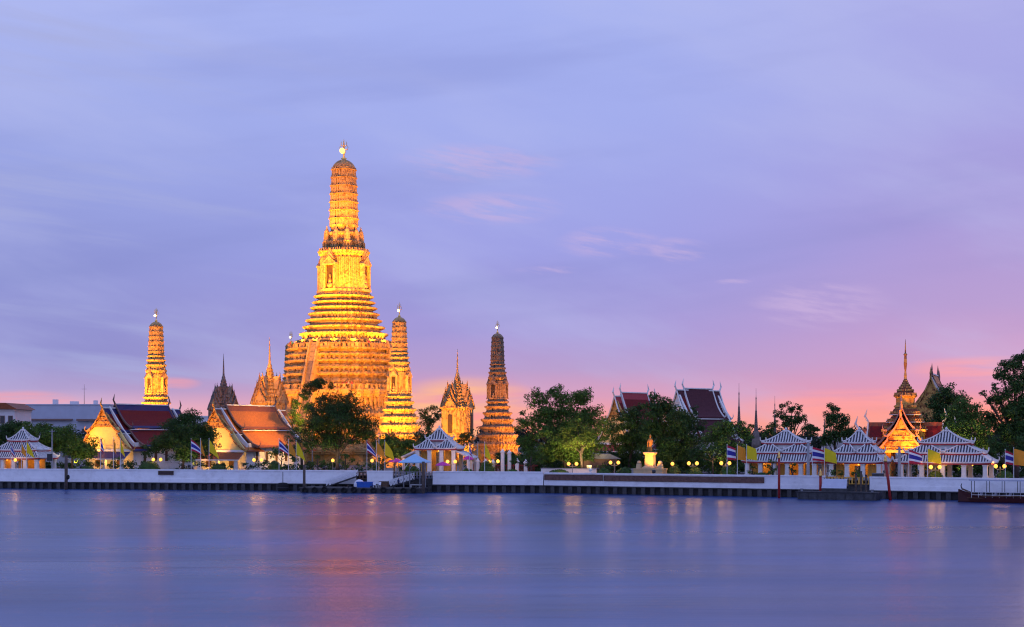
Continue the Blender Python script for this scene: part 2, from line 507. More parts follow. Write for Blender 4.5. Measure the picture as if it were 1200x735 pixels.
# ------------------------------------------------------------------ ground, river, quay
def setting():
    m = bpy.data.materials.new('river_water'); m.use_nodes = True
    N, L = m.node_tree.nodes, m.node_tree.links
    b = N['Principled BSDF']
    b.inputs['Base Color'].default_value = (.008, .058, .22, 1)
    b.inputs['Roughness'].default_value = .24
    b.inputs['IOR'].default_value = 1.44
    tc = N.new('ShaderNodeTexCoord')
    hs = []
    for sx, sy, sc_, det, dist in ((.05, .35, 1, 3, .22), (.012, .05, 1, 3, .8)):
        mp = N.new('ShaderNodeMapping'); mp.inputs['Scale'].default_value = (sx, sy, 1)
        mp.inputs['Rotation'].default_value = (0, 0, R(-6))
        L.new(tc.outputs['Object'], mp.inputs[0])
        nz = N.new('ShaderNodeTexNoise'); nz.inputs['Scale'].default_value = sc_; nz.inputs['Detail'].default_value = det
        L.new(mp.outputs[0], nz.inputs['Vector'])
        bp = N.new('ShaderNodeBump'); bp.inputs['Strength'].default_value = .5; bp.inputs['Distance'].default_value = dist
        L.new(nz.outputs[0], bp.inputs['Height'])
        if hs: L.new(hs[-1].outputs[0], bp.inputs['Normal'])
        hs.append(bp)
    L.new(hs[-1].outputs[0], b.inputs['Normal'])
    # smoother and rougher lanes where the current runs
    mp = N.new('ShaderNodeMapping'); mp.inputs['Scale'].default_value = (.01, .07, 1)
    L.new(tc.outputs['Object'], mp.inputs[0])
    nz = N.new('ShaderNodeTexNoise'); nz.inputs['Detail'].default_value = 5; nz.inputs['Scale'].default_value = 1
    L.new(mp.outputs[0], nz.inputs['Vector'])
    mr = N.new('ShaderNodeMapRange'); L.new(nz.outputs[0], mr.inputs[0])
    mr.inputs[1].default_value = .3; mr.inputs[2].default_value = .7; mr.inputs[3].default_value = .25; mr.inputs[4].default_value = .34
    L.new(mr.outputs[0], b.inputs['Roughness'])
    mp = N.new('ShaderNodeMapping'); mp.inputs['Scale'].default_value = (.02, .045, 1)
    L.new(tc.outputs['Object'], mp.inputs[0])
    n2 = N.new('ShaderNodeTexNoise'); n2.inputs['Scale'].default_value = 1; n2.inputs['Detail'].default_value = 6; n2.inputs['Roughness'].default_value = .6
    L.new(mp.outputs[0], n2.inputs['Vector'])
    m2 = N.new('ShaderNodeMapRange'); L.new(n2.outputs[0], m2.inputs[0]); m2.inputs[1].default_value = .32; m2.inputs[2].default_value = .68
    mx = N.new('ShaderNodeMix'); mx.data_type = 'RGBA'; L.new(m2.outputs[0], mx.inputs[0])
    mx.inputs[6].default_value = (.002, .018, .085, 1); mx.inputs[7].default_value = (.006, .060, .22, 1)
    L.new(mx.outputs[2], b.inputs['Base Color'])
    MAT['river_water'] = m
    w = MB()
    w.add([(-900, -300, 0), (900, -300, 0), (900, 420, 0), (-900, 420, 0)], [(0, 1, 2, 3)])
    tag(w.build('river_water', 'river_water'), None, None, kind='structure')
    mat('ground_paving', (.16, .15, .14), .85, .25, .3)
    g = MB()
    xs = [-500, -150, 0, 320, 637, 900, 1200, 1400, 1900]
    front = [P(px, .25) for px in xs]
    vs = [(x, y, LAND) for x, y in front] + [(x * 40, 9000, LAND) for x, y in front]
    n = len(xs)
    g.add(vs, [(i, i + 1, i + 1 + n, i + n) for i in range(n - 1)])
    tag(g.build('temple_ground', 'ground_paving'), None, None, kind='structure')
    # dark quay face below the white wall, with its row of concrete piles
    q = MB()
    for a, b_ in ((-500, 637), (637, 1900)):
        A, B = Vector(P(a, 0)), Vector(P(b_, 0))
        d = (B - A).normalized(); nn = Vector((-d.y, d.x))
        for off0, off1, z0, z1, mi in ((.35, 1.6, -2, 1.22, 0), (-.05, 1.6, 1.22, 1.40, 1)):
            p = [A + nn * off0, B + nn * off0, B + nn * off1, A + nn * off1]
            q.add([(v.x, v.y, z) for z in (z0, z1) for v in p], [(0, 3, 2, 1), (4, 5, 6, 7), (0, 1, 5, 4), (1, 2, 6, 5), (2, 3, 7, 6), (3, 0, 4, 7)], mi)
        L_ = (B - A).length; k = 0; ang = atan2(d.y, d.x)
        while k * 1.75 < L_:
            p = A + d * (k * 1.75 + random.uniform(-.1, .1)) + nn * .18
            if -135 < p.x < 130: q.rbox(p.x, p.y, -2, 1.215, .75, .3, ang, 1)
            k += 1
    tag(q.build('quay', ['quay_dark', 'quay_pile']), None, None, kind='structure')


random.seed(4)
setting()


def seg_frame(px0, px1):
    A, B = Vector(P(px0, 0)), Vector(P(px1, 0))
    d = B - A
    return A, d.length, atan2(d.y, d.x)


def river_wall(px0, px1, top, label, material='wall_white'):
    A, L_, ang = seg_frame(px0, px1)
    t = thing('river_wall', label, 'wall', (A.x, A.y, 0), ang, 'white river walls along the quay')
    m = MB()
    m.box(0, L_, .10, .55, 1.405, top - .22)
    m.box(0, L_, .02, .10, 1.405, 2.15)
    m.build('wall_face', material, t)
    m = MB()
    m.box(-.02, L_ + .02, .0, .66, top - .22, top)
    m.build('coping', material, t)
    m = MB()
    k = 0
    while k < L_:
        m.box(k, min(k + .5, L_), .06, .12, 2.15, top - .24)
        k += 5.2
    m.build('pilaster', material, t)
    return t


river_wall(-400, 417, 3.92, 'long white river wall below the red and orange roofed halls')
river_wall(430, 460, 3.88, 'short white river wall piece behind the blue box on the pontoon')
river_wall(507, 636.5, 3.86, 'white river wall in front of the brown stepped prang')
river_wall(637.5, 967, 3.72, 'white river wall carrying the long brown panels below the statue', 'wall_grey')
river_wall(1019, 1900, 3.66, 'white river wall behind the long ferry boat and slanted red post')


def wall_panel(px0, px1, z0, z1, label, material, cat='panel', name='wall_panel', group=None):
    A, L_, ang = seg_frame(px0, px1)
    t = thing(name, label, cat, (A.x, A.y, 0), ang, group)
    m = MB(); m.box(0, L_, -.06, -.003, z0, z1); m.build('board', material, t)
    m = MB()
    for a, b_, c, d in ((-.08, L_ + .08, z0 - .08, z0), (-.08, L_ + .08, z1, z1 + .08), (-.08, 0, z0, z1), (L_, L_ + .08, z0, z1)):
        m.box(a, b_, -.09, -.004, c, d)
    m.build('frame', 'wood_brown', t)
    return t


wall_panel(638.5, 706, 2.45, 3.30, 'brown relief panel on river wall, shorter one next to the plain bright wall', 'panel_brown', group='brown panels on the river wall')
wall_panel(708, 895, 2.42, 3.27, 'long brown relief panel on river wall under the golden statue', 'panel_brown', group='brown panels on the river wall')
wall_panel(186, 203, 2.95, 3.55, 'small dark plaque near top of the white wall below the rounded bush', 'plaque_dark', 'plaque', 'wall_plaque')


# ------------------------------------------------------------------ prangs
def redent(steps):
    """square plan with stepped-back corners; steps = [(reach, half width of that face)...] for one eighth"""
    q = []
    for i, (r, h) in enumerate(steps):
        if i: q.append((r, steps[i - 1][1]))
        q.append((r, h))
    e = q + [(y, x) for x, y in reversed(q)]        # first quadrant from +x towards +y
    e = [p for i, p in enumerate(e) if i == 0 or p != e[i - 1]]
    out = []
    for k in range(4):
        for x, y in e:
            for _ in range(k): x, y = -y, x
            out.append((x, y))
    return out


PLAN = redent([(1.0, .30), (.94, .48), (.86, .62), (.76, .72)])
SPIRE = redent([(1.0, .36), (.95, .56), (.87, .70), (.79, .775)])


def walk(plan, a, spacing):
    """points with outward angle along the scaled plan"""
    n = len(plan); out = []
    for i in range(n):
        A = Vector(plan[i]) * a; B = Vector(plan[(i + 1) % n]) * a
        d = B - A; L_ = d.length
        k = max(1, int(round(L_ / spacing)))
        ang = atan2(d.y, d.x)
        for j in range(k):
            p = A + d * ((j + .5) / k)
            out.append((p.x, p.y, ang))
    return out


def band(mb, plan, a, z0, h, out=.5, spacing=1.1, deep=.9, figures=True):
    """one storey of a prang: plinth, recess with a row of supporting figures, overhanging cornice with petals"""
    r = deep * 1.25
    out *= 1.15
    mb.loft(plan, [(a + out * .35, z0), (a + out * .35, z0 + h * .10), (a + out * .1, z0 + h * .14), (a + out * .1, z0 + h * .20),
                   (a - r, z0 + h * .22), (a - r, z0 + h * .60), (a + out * .15, z0 + h * .64), (a + out * .15, z0 + h * .70),
                   (a + out * .8, z0 + h * .78), (a + out * .8, z0 + h * .86), (a + out, z0 + h * .88), (a + out, z0 + h * .97), (a + out * .3, z0 + h)])
    if figures:
        for x, y, an in walk(plan, a - r * .35, spacing):
            w = spacing * .42
            mb.rbox(x, y, z0 + h * .20, z0 + h * .46, w, r * .55, an, 0, .7)
            mb.rbox(x, y, z0 + h * .44, z0 + h * .66, w * 1.25, r * .6, an, 0, .8)
    for x, y, an in walk(plan, a + out * .62, spacing * .8):
        mb.rbox(x, y, z0 + h * .97, z0 + h * 1.06, spacing * .36, .22, an, 0, .45)


def niche(parent, a, z0, h, w, ang, figure='gilt', proud=.7):
    """porch on one face: jambs, pointed pediment and the dark opening with its figure"""
    t = MB()
    y = -a
    jw = w * .16
    t.box(-w / 2, -w / 2 + jw, y - proud, y + .3, z0, z0 + h * .62)
    t.box(w / 2 - jw, w / 2, y - proud, y + .3, z0, z0 + h * .62)
    t.box(-w * .56, w * .56, y - proud * 1.1, y + .3, z0 - h * .07, z0)
    t.box(-w * .58, w * .58, y - proud * 1.15, y + .3, z0 + h * .62, z0 + h * .67)
    for k, (s, zz) in enumerate(((1.0, .67), (.72, .78), (.44, .89))):
        t.prism([(-w * .60 * s, z0 + h * zz), (w * .60 * s, z0 + h * zz), (w * .30 * s, z0 + h * (zz + .10)), (0, z0 + h * (zz + .20)), (-w * .30 * s, z0 + h * (zz + .10))],
                'y', y - proud * (1.1 - .25 * k), y + .3)
    o = t.build('niche_porch', 'porcelain_stucco', parent, rot=(0, 0, ang))
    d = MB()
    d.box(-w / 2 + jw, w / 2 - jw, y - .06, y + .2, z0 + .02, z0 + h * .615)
    d.build('niche_back', 'niche_shade', o)
    f = MB()
    s = w * .34
    f.ball((0, y - proud * .45, z0 + s * .7), (s * .8, s * .5, s * .75), 8, 5)
    f.ball((0, y - proud * .45, z0 + s * 1.75), (s * .42, s * .36, s * .75), 8, 5)
    f.ball((0, y - proud * .45, z0 + s * 2.65), (s * .22, s * .22, s * .3), 6, 4)
    f.tube([(0, y - proud * .45, z0 + s * 2.85), (0, y - proud * .45, z0 + s * 3.3)], [s * .16, .03], 5)
    f.build('statuette', 'porcelain_stucco', o, True)
    return o


def spire_mesh(mb, a0, z0, z1, n, fin):
    H = z1 - z0
    def rad(t): return a0 * (1 - .22 * t ** 1.4) if t < .86 else a0 * .822 * sqrt(max(0, 1 - ((t - .86) / .145) ** 1.6))
    h = H * .86 / n
    prof = []
    for i in range(n):
        t0 = i * h / H
        a = rad(t0); b = rad((i + .8) * h / H)
        z = z0 + i * h
        prof += [(a - fin, z), (b - fin, z + h * .80), (b + fin * 1.3, z + h * .84), (b + fin * 1.3, z + h * .92), (b - fin * 1.2, z + h * .935)]
    for t in (.88, .91, .94, .965, .985, .998): prof.append((max(.12, rad(t)), z0 + H * t))
    mb.loft(SPIRE, prof)
    for i in range(n):
        z = z0 + i * h
        a = rad(i * h / H); b = rad((i + .8) * h / H)
        for x, y, an in walk(SPIRE, (a + b) / 2 - fin * .5, a0 * .24):
            mb.rbox(x, y, z + h * .0, z + h * .80, a0 * .12, fin * 1.5, an, 0, .9)
        for x, y, an in walk(SPIRE, b + fin * .5, a0 * .24):
            mb.rbox(x, y, z + h * .9, z + h * 1.16, a0 * .12, fin * .6, an, 0, .25)


def trident(parent, z0, h, r, beacon=True, bscale=1.0):
    m = MB()
    m.lathe([(r * .9, z0 - .3), (r * .5, z0 + h * .06), (r * .7, z0 + h * .10), (r * .22, z0 + h * .16), (r * .2, z0 + h * .34), (r * .5, z0 + h * .40), (r * .16, z0 + h * .5), (r * .12, z0 + h * .9), (.02, z0 + h)], 8)
    for k in range(4):
        a = k * pi / 2 + .4
        for zz, q in ((.48, 1.0), (.66, .7)):
            m.tube([(0, 0, z0 + h * zz), (cos(a) * r * .8 * q, sin(a) * r * .8 * q, z0 + h * (zz + .03)), (cos(a) * r * .95 * q, sin(a) * r * .95 * q, z0 + h * (zz + .14)), (cos(a) * r * .7 * q, sin(a) * r * .7 * q, z0 + h * (zz + .24))], [.09 * r + .03, .09 * r + .03, .07 * r + .02, .02], 5)
    o = m.build('finial', 'gold', parent, True)
    if beacon:
        b = MB()
        b.ball((0, -r * .6 - .1, z0 + h * .44), .30 * bscale, 8, 6)
        b.build('beacon', 'beacon_gold' if bscale > 1.5 else 'lamp_white', o, True)
    return o


def stairs(parent, a, z0, z1, w, run, ang, y_top=0.0):
    """steep flight with side walls standing out from one face"""
    m = MB()
    n = max(10, int((z1 - z0) / .42)); yt = -a + y_top
    for i in range(n):
        z = z0 + (z1 - z0) * (i + 1) / n
        y = yt - run * (1 - i / n)
        m.box(-w / 2, w / 2, y, yt + .3, z - (z1 - z0) / n, z - .03 if i < n - 1 else z)
    o = m.build('stairway', 'weathered_stone', parent, rot=(0, 0, ang))
    m = MB()
    for s in (-1, 1):
        x0, x1 = sorted((s * w / 2, s * (w / 2 + w * .24)))
        m.prism([(yt - run - .5, z0), (yt + .3, z0), (yt + .3, z1 + 1.0), (yt - .1, z1 + 1.0), (yt - run - .5, z0 + 1.2)], 'x', x0, x1)
    m.build('stair_wall', 'porcelain_stucco', o)
    return o


ROT = R(-26)
YC = WY(403) + 115
CX, CY = (403 - 600) / FPX * YC, YC


def silhouette(plan, ang):
    return max(x * cos(ang) - y * sin(ang) for x, y in plan)


SF, SS = silhouette(PLAN, ROT), silhouette(SPIRE, ROT)


def central_prang():
    k = YC / FPX                                   # metres per photo pixel at that distance
    def A(px): return px * k / SF
    def Zl(py): return Zp(py, YC) - LAND
    t = thing('great_prang', 'great golden floodlit prang, by far the tallest tower of the temple', 'prang', (CX, CY, LAND), ROT)
    # lowest terrace
    m = MB()
    z0, z1 = 0, Zl(457)
    a = A(76)
    zs = [0, z1 * .22, z1 * .44, z1 * .68, z1]
    for i in range(4):
        band(m, PLAN, a + (3.6, 2.4, 1.2, 0)[i], zs[i], zs[i + 1] - zs[i], .55, 1.7, .9, i != 0)
    m.build('lower_terrace', 'porcelain_stucco', t)
    m = MB()
    for x, y, an in walk(PLAN, a + .1, 1.55):
        m.rbox(x, y, z1, z1 + 1.0, .85, .30, an); m.rbox(x, y, z1 + 1.0, z1 + 1.35, .4, .4, an, 0, .3)
    m.loft(PLAN, [(a + .25, z1 + .95), (a + .25, z1 + 1.15), (a - .2, z1 + 1.15), (a - .2, z1 + .95)], cap=False)
    m.build('lower_balustrade', 'porcelain_stucco', t)
    # second terrace
    m = MB()
    z2 = Zl(409.5)
    b0, b1 = A(70), A(65)
    zs = [z1 + (z2 - z1) * f for f in (0, .20, .38, .54, .70, .84, 1.0)]
    for i in range(6):
        band(m, PLAN, b0 + (b1 - b0) * i / 5, zs[i], zs[i + 1] - zs[i], .36, 1.7, .75, i in (0, 2, 4))
    m.build('upper_terrace', 'porcelain_stucco', t)
    m = MB()
    for x, y, an in walk(PLAN, b1 + .1, 1.5):
        m.rbox(x, y, z2, z2 + 1.0, .85, .28, an); m.rbox(x, y, z2 + 1.0, z2 + 1.35, .4, .38, an, 0, .3)
    m.loft(PLAN, [(b1 + .22, z2 + .9), (b1 + .22, z2 + 1.1), (b1 - .2, z2 + 1.1), (b1 - .2, z2 + .9)], cap=False)
    m.build('upper_balustrade', 'porcelain_stucco', t)
    # stepped pyramid
    m = MB()
    pys = [409.5, 400, 391.5, 383.5, 375.5, 368, 361, 354.5, 347.5]
    hw = [55, 51, 47.2, 43.8, 40.8, 38.2, 36, 34.2]
    for i in range(8):
        band(m, PLAN, A(hw[i]) - .25, Zl(pys[i]), Zl(pys[i + 1]) - Zl(pys[i]), .42, 1.5, .55, i < 2 or i == 4)
    m.build('stepped_pyramid', 'porcelain_stucco', t)
    # body with the four niches
    zb0, zb1 = Zl(347.5), Zl(297)
    m = MB()
    H = zb1 - zb0
    aB0, aB1 = A(30.5), A(27.0)
    m.loft(PLAN, [(aB0 + .3, zb0), (aB0 + .3, zb0 + .5), (aB0, zb0 + .7), (aB0, zb0 + 1.5), (aB0 - .35, zb0 + 1.8), (aB1 - .35, zb0 + H * .86), (aB1, zb0 + H * .88), (aB1, zb0 + H * .91),
                   (aB1 + .5, zb0 + H * .95), (aB1 + .5, zb0 + H * .98), (aB1 + .75, zb0 + H), (aB1 + .75, zb0 + H + .35), (aB1, zb0 + H + .5)])
    for x, y, an in walk(PLAN, (aB0 + aB1) / 2 - .25, 1.05):
        m.rbox(x, y, zb0 + 1.8, zb0 + H * .87, .34, .42, an, 0, .92)
    for x, y, an in walk(PLAN, aB1 + .5, .8):
        m.rbox(x, y, zb1 + .3, zb1 + 1.0, .42, .3, an, 0, .3)
    m.build('tower_body', 'porcelain_stucco', t)
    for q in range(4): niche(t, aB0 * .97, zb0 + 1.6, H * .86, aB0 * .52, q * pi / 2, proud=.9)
    # neck with corner turrets
    m = MB()
    zn0, zn1 = zb1 + .4, Zl(264)
    aN = A(19.0)
    band(m, PLAN, aN, zn0, (zn1 - zn0) * .36, .35, .8, .55)
    band(m, PLAN, aN * .90, zn0 + (zn1 - zn0) * .36, (zn1 - zn0) * .34, .3, .8, .5)
    band(m, PLAN, aN * .82, zn0 + (zn1 - zn0) * .70, (zn1 - zn0) * .30, .25, .8, .4)
    m.build('neck', 'porcelain_stucco', t)
    tm = MB()
    hT = (zn1 - zn0) * .90
    tm.lathe([(1.0, 0), (1.0, hT * .12), (.82, hT * .15), (.82, hT * .36), (1.0, hT * .40), (.86, hT * .46), (.78, hT * .7), (.6, hT * .84), (.26, hT * .93), (.06, hT * 1.06)], 8)
    for i in range(8):
        aa = i * pi / 4 + pi / 8
        tm.rbox(cos(aa) * 1.0, sin(aa) * 1.0, hT * .15, hT * .38, .3, .3, aa, 0, .9)
    first = None
    for q in range(4):
        aa = q * pi / 2
        for side in (0, 1):
            x, y = ((A(19.5) - .4), 0) if side else (A(15.6), A(15.6) * .93)
            px_, py_ = x * cos(aa) - y * sin(aa), x * sin(aa) + y * cos(aa)
            if first is None:
                first = tm.build('turret', 'porcelain_stucco', t, loc=(px_, py_, zn0))
            else:
                c = first.copy(); C.objects.link(c); c.parent = t; c.location = (px_, py_, zn0)
    m = MB()
    spire_mesh(m, A(16.6) * SF / SS, zn1 - .3, Zl(187.5), 7, .22)
    m.build('spire', 'porcelain_stucco', t)
    trident(t, Zl(188.5), Zl(163) - Zl(188.5), 1.15, True, 2.5)
    st = None
    for q in range(4):
        stairs(t, b1 + .6, z1 + .2, z2 + .9, 1.9, 3.2, q * pi / 2, .3)
        stairs(t, a + .6, .2, z1 + .9, 2.6, 6.5, q * pi / 2, .3)
    return t, z1, z2, a, b1


PRANG, Z1, Z2, AT1, AT2 = central_prang()


def satellite():
    t = thing('corner_prang', 'slender golden prang close to the right side of the great prang', 'prang', (0, 0, LAND), ROT, 'corner prangs around the great prang')
    m = MB()
    zs = [0, 2.6, 5.2, 7.6, 9.8, 11.8, 13.6, 15.3, 16.6]
    hw = [6.2, 5.7, 5.2, 4.6, 4.1, 3.6, 3.1, 2.75]
    for i in range(8):
        band(m, PLAN, hw[i] / SF, zs[i], zs[i + 1] - zs[i], .40, .95, .5, i > 0)
    m.build('stepped_base', 'porcelain_stucco', t)
    m = MB()
    a0, a1 = 2.55 / SF, 2.2 / SF
    m.loft(PLAN, [(a0 + .2, 16.5), (a0 + .2, 16.9), (a0, 17.1), (a0, 17.5), (a0 - .15, 17.6), (a1 - .1, 22.0), (a1, 22.2), (a1 + .35, 22.9), (a1 + .35, 23.2), (a1, 23.3)])
    for x, y, an in walk(PLAN, (a0 + a1) / 2 - .05, .6): m.rbox(x, y, 17.6, 22.1, .2, .22, an, 0, .9)
    m.build('tower_body', 'porcelain_stucco', t)
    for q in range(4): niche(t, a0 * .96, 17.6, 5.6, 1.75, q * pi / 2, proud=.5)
    m = MB()
    band(m, PLAN, 2.3 / SF, 23.2, 1.3, .2, .5, .3); band(m, PLAN, 2.1 / SF, 24.5, 1.2, .2, .5, .3); band(m, PLAN, 1.95 / SF, 25.7, 1.0, .18, .5, .3)
    m.build('neck', 'porcelain_stucco', t)
    m = MB(); spire_mesh(m, 1.88 / SS, 26.6, 35.0, 6, .12); m.build('spire', 'porcelain_stucco', t)
    trident(t, 34.9, 3.6, .55, True, 1.0)
    return t


SAT = satellite()
SATS = {}
for px, Y, lab, s in ((468, 358, 'slender golden prang close to the right side of the great prang', 1.0),
                      (183, 387, 'slender golden prang standing alone behind the dark red temple roof', 1.03),
                      (583, 415, 'darker brown slender prang beside the large rain tree', 1.0),
                      (341, 444, 'small prang mostly hidden behind the left edge of the great prang terrace', .98)):
    loc = ((px - 600) / FPX * Y, Y, LAND)
    if px == 468: SAT.location = loc; o = SAT
    else: o = dup(SAT, loc, ROT, lab, s)
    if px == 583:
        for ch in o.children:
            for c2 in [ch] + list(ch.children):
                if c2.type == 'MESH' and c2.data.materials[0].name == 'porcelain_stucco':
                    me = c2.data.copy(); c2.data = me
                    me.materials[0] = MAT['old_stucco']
    SATS[px] = o


def needle_tiers(mb, hw, z0, levels, plan=PLAN, mi_roof=0, mi_trim=1, drop=.62):
    """stack of shrinking roofs used on mondops and gates; returns the top"""
    z = z0; a = hw
    for i in range(levels):
        h = max(.35, a * .42)
        mb.loft(plan, [(a * 1.10, z), (a * 1.12, z + h * .10), (a * .98, z + h * .30), (a * .84, z + h * .70), (a * .80, z + h)], mi_roof)
        for x, y, an in walk(plan, a * 1.08, max(.5, a * .42)):
            mb.rbox(x, y, z + h * .05, z + h * .65, max(.16, a * .13), .10 + a * .02, an, mi_trim, .15)
        z += h; a *= drop ** (1.0 / (1.5 if i > 1 else 1.9))
    return z, a


def mondop(mat_body, mat_roof):
    t = thing('mondop', 'x', 'shrine', (0, 0, LAND), ROT, 'spired shrines between the prangs')
    m = MB()
    hw = 3.75
    for i, (a, z0, h) in enumerate(((5.6, 0, 2.6), (5.0, 2.6, 2.4), (4.4, 5.0, 2.0))): band(m, PLAN, a / SF, z0, h, .35, .7, .45, i > 0)
    m.build('stepped_base', mat_body, t)
    m = MB()
    m.loft(PLAN, [(hw + .25, 7.0), (hw + .25, 7.5), (hw, 7.7), (hw - .1, 13.6), (hw + .3, 14.2), (hw + .3, 14.6), (hw - .2, 14.7)])
    for x, y, an in walk(PLAN, hw, 1.1): m.rbox(x, y, 7.7, 13.7, .32, .30, an, 0, .9)
    m.build('shrine_body', mat_body, t)
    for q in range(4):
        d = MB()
        d.box(-.62, .62, -hw - .24, -hw + .2, 7.9, 12.6); d.build('doorway', 'niche_shade', t, rot=(0, 0, q * pi / 2))
        g = MB()
        for k, (w, zz, yy) in enumerate(((1.75, 14.2, -hw - .15), (1.3, 15.8, -hw + .45), (.9, 17.4, -hw + 1.1))):
            g.prism([(-w, zz), (w, zz), (w * .62, zz + 1.2), (w * .25, zz + 2.1), (0, zz + 2.9), (-w * .25, zz + 2.1), (-w * .62, zz + 1.2)], 'y', yy, yy + 2.6)
            for s in (-1, 1):
                g.tube([(s * w * 1.02, yy - .1, zz - .1), (s * w * .66, yy - .1, zz + 1.2), (s * w * .27, yy - .1, zz + 2.2), (0, yy - .1, zz + 3.2)], .15, 5, 1)
            g.tube([(0, yy - .1, zz + 3.0), (0, yy - .2, zz + 3.4), (0, yy - .05, zz + 3.9)], [.13, .09, .02], 5, 1)
        g.build('gable', [mat_body, mat_roof], t, rot=(0, 0, q * pi / 2))
    m = MB()
    z = 14.7; a = 3.3
    for i in range(9):
        h = .95 - i * .03
        m.loft(PLAN, [(a * 1.06, z), (a * 1.08, z + h * .10), (a * .97, z + h * .34), (a * .86, z + h * .72), (a * .84, z + h)], 0)
        for x, y, an in walk(PLAN, a * 1.05, max(.5, a * .34)): m.rbox(x, y, z + h * .05, z + h * .75, max(.16, a * .14), .12, an, 1, .15)
        z += h; a *= .815
    m.lathe([(a * 1.15, z), (a * .9, z + .4), (a * 1.0, z + .55), (a * .55, z + 1.1), (.24, z + 1.9), (.16, z + 4.2), (.03, z + 7.0)], 8, 1)
    m.build('tiered_spire', [mat_roof, mat_body], t)
    return t


mA = mondop('porcelain_stucco', 'gilt_roof')
Y = 386; mA.location = ((536 - 600) / FPX * Y, Y, LAND)
mA['label'] = 'golden spired shrine standing between the two right prangs'
Y = 372; mB = dup(mA, ((316 - 600) / FPX * Y, Y, LAND), ROT, 'spired shrine just behind the right end of the orange roof', 1.07)
Y = 425; mC = dup(mA, ((262 - 600) / FPX * Y, Y, LAND), ROT, 'dark spired shrine peeking over the left end of the orange roof', 1.03)
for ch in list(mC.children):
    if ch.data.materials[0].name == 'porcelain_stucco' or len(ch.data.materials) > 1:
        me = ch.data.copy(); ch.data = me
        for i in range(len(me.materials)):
            if me.materials[i].name != 'niche_shade': me.materials[i] = MAT['weathered_stone' if i else 'old_stucco']


# ------------------------------------------------------------------ Thai halls
def roof_section(mb, y0, y1, tiers, drop=0.0, border=.55, mats=(0, 1, 2)):
    """gable roof along y made of stacked concave tiers; tiers = [((x_top, z_top), (x_bot, z_bot))...]"""
    for (x0, z0), (x1, z1) in tiers:
        z0 -= drop; z1 -= drop
        N_ = 6
        pts = []
        for i in range(N_ + 1):
            t = i / N_
            pts.append((x0 + (x1 - x0) * t, z0 + (z1 - z0) * (t + .16 * sin(pi * t))))
        Ltot = sum(((pts[i + 1][0] - pts[i][0]) ** 2 + (pts[i + 1][1] - pts[i][1]) ** 2) ** .5 for i in range(N_))
        for s in (-1, 1):
            for i in range(N_):
                (xa, za), (xb, zb) = pts[i], pts[i + 1]
                edge = i == N_ - 1 or (i == 0 and x0 < .5)
                for ya, yb, bb in ((y0, y0 + border, 1), (y0 + border, y1 - border, 0), (y1 - border, y1, 1)):
                    mi = mats[1] if (bb or edge) else mats[0]
                    q = [(s * xa, ya, za), (s * xb, ya, zb), (s * xb, yb, zb), (s * xa, yb, za)]
                    mb.add(q, [(0, 1, 2, 3) if s > 0 else (3, 2, 1, 0)], mi)
                    q = [(x, y, z - .16) for x, y, z in q]
                    mb.add(q, [(3, 2, 1, 0) if s > 0 else (0, 1, 2, 3)], mats[2])
            xb, zb = pts[-1]
            mb.add([(s * xb, y0, zb), (s * xb, y1, zb), (s * xb, y1, zb - .16), (s * xb, y0, zb - .16)], [(0, 1, 2, 3)], mats[1])
            for y in (y0, y1):
                for i in range(N_):
                    (xa, za), (xb, zb) = pts[i], pts[i + 1]
                    mb.add([(s * xa, y, za), (s * xb, y, zb), (s * xb, y, zb - .16), (s * xa, y, za - .16)], [(0, 1, 2, 3)], mats[1])


def bargeboards(mb, y, tiers, drop, r=.17, side=-1, mi=0, chofa=True, deep=.3):
    """wavy boards along the gable edge, hooked ends at each tier and the horn at the apex"""
    for (x0, z0), (x1, z1) in tiers:
        z0 -= drop; z1 -= drop
        for s in (-1, 1):
            pts = []
            for i in range(7):
                t = i / 6
                pts.append((s * (x0 + (x1 - x0) * t), y, z0 + (z1 - z0) * (t + .16 * sin(pi * t)) + .12))
            for i in range(6):
                a, b = pts[i], pts[i + 1]
                vs = [(a[0], y - deep / 2, a[2] + .16), (b[0], y - deep / 2, b[2] + .16), (b[0], y - deep / 2, b[2] - .30), (a[0], y - deep / 2, a[2] - .30)]
                vs += [(x, y + deep / 2, z) for x, _, z in vs]
                mb.add(vs, [(0, 1, 2, 3), (7, 6, 5, 4), (0, 4, 5, 1), (1, 5, 6, 2), (2, 6, 7, 3), (3, 7, 4, 0)], mi)
            e = pts[-1]
            mb.tube([e, (e[0] + s * .35, y, e[2] + .05), (e[0] + s * .6, y, e[2] + .5), (e[0] + s * .5, y, e[2] + 1.2)], [r, r * 1.0, r * .7, .02], 5, mi)
    if chofa:
        z = tiers[0][0][1] - drop
        mb.tube([(0, y, z), (0, y + side * .25, z + .5), (0, y + side * .55, z + 1.0), (0, y + side * .35, z + 1.6), (0, y + side * .15, z + 2.3)], [.22, .2, .2, .12, .02], 6, mi)


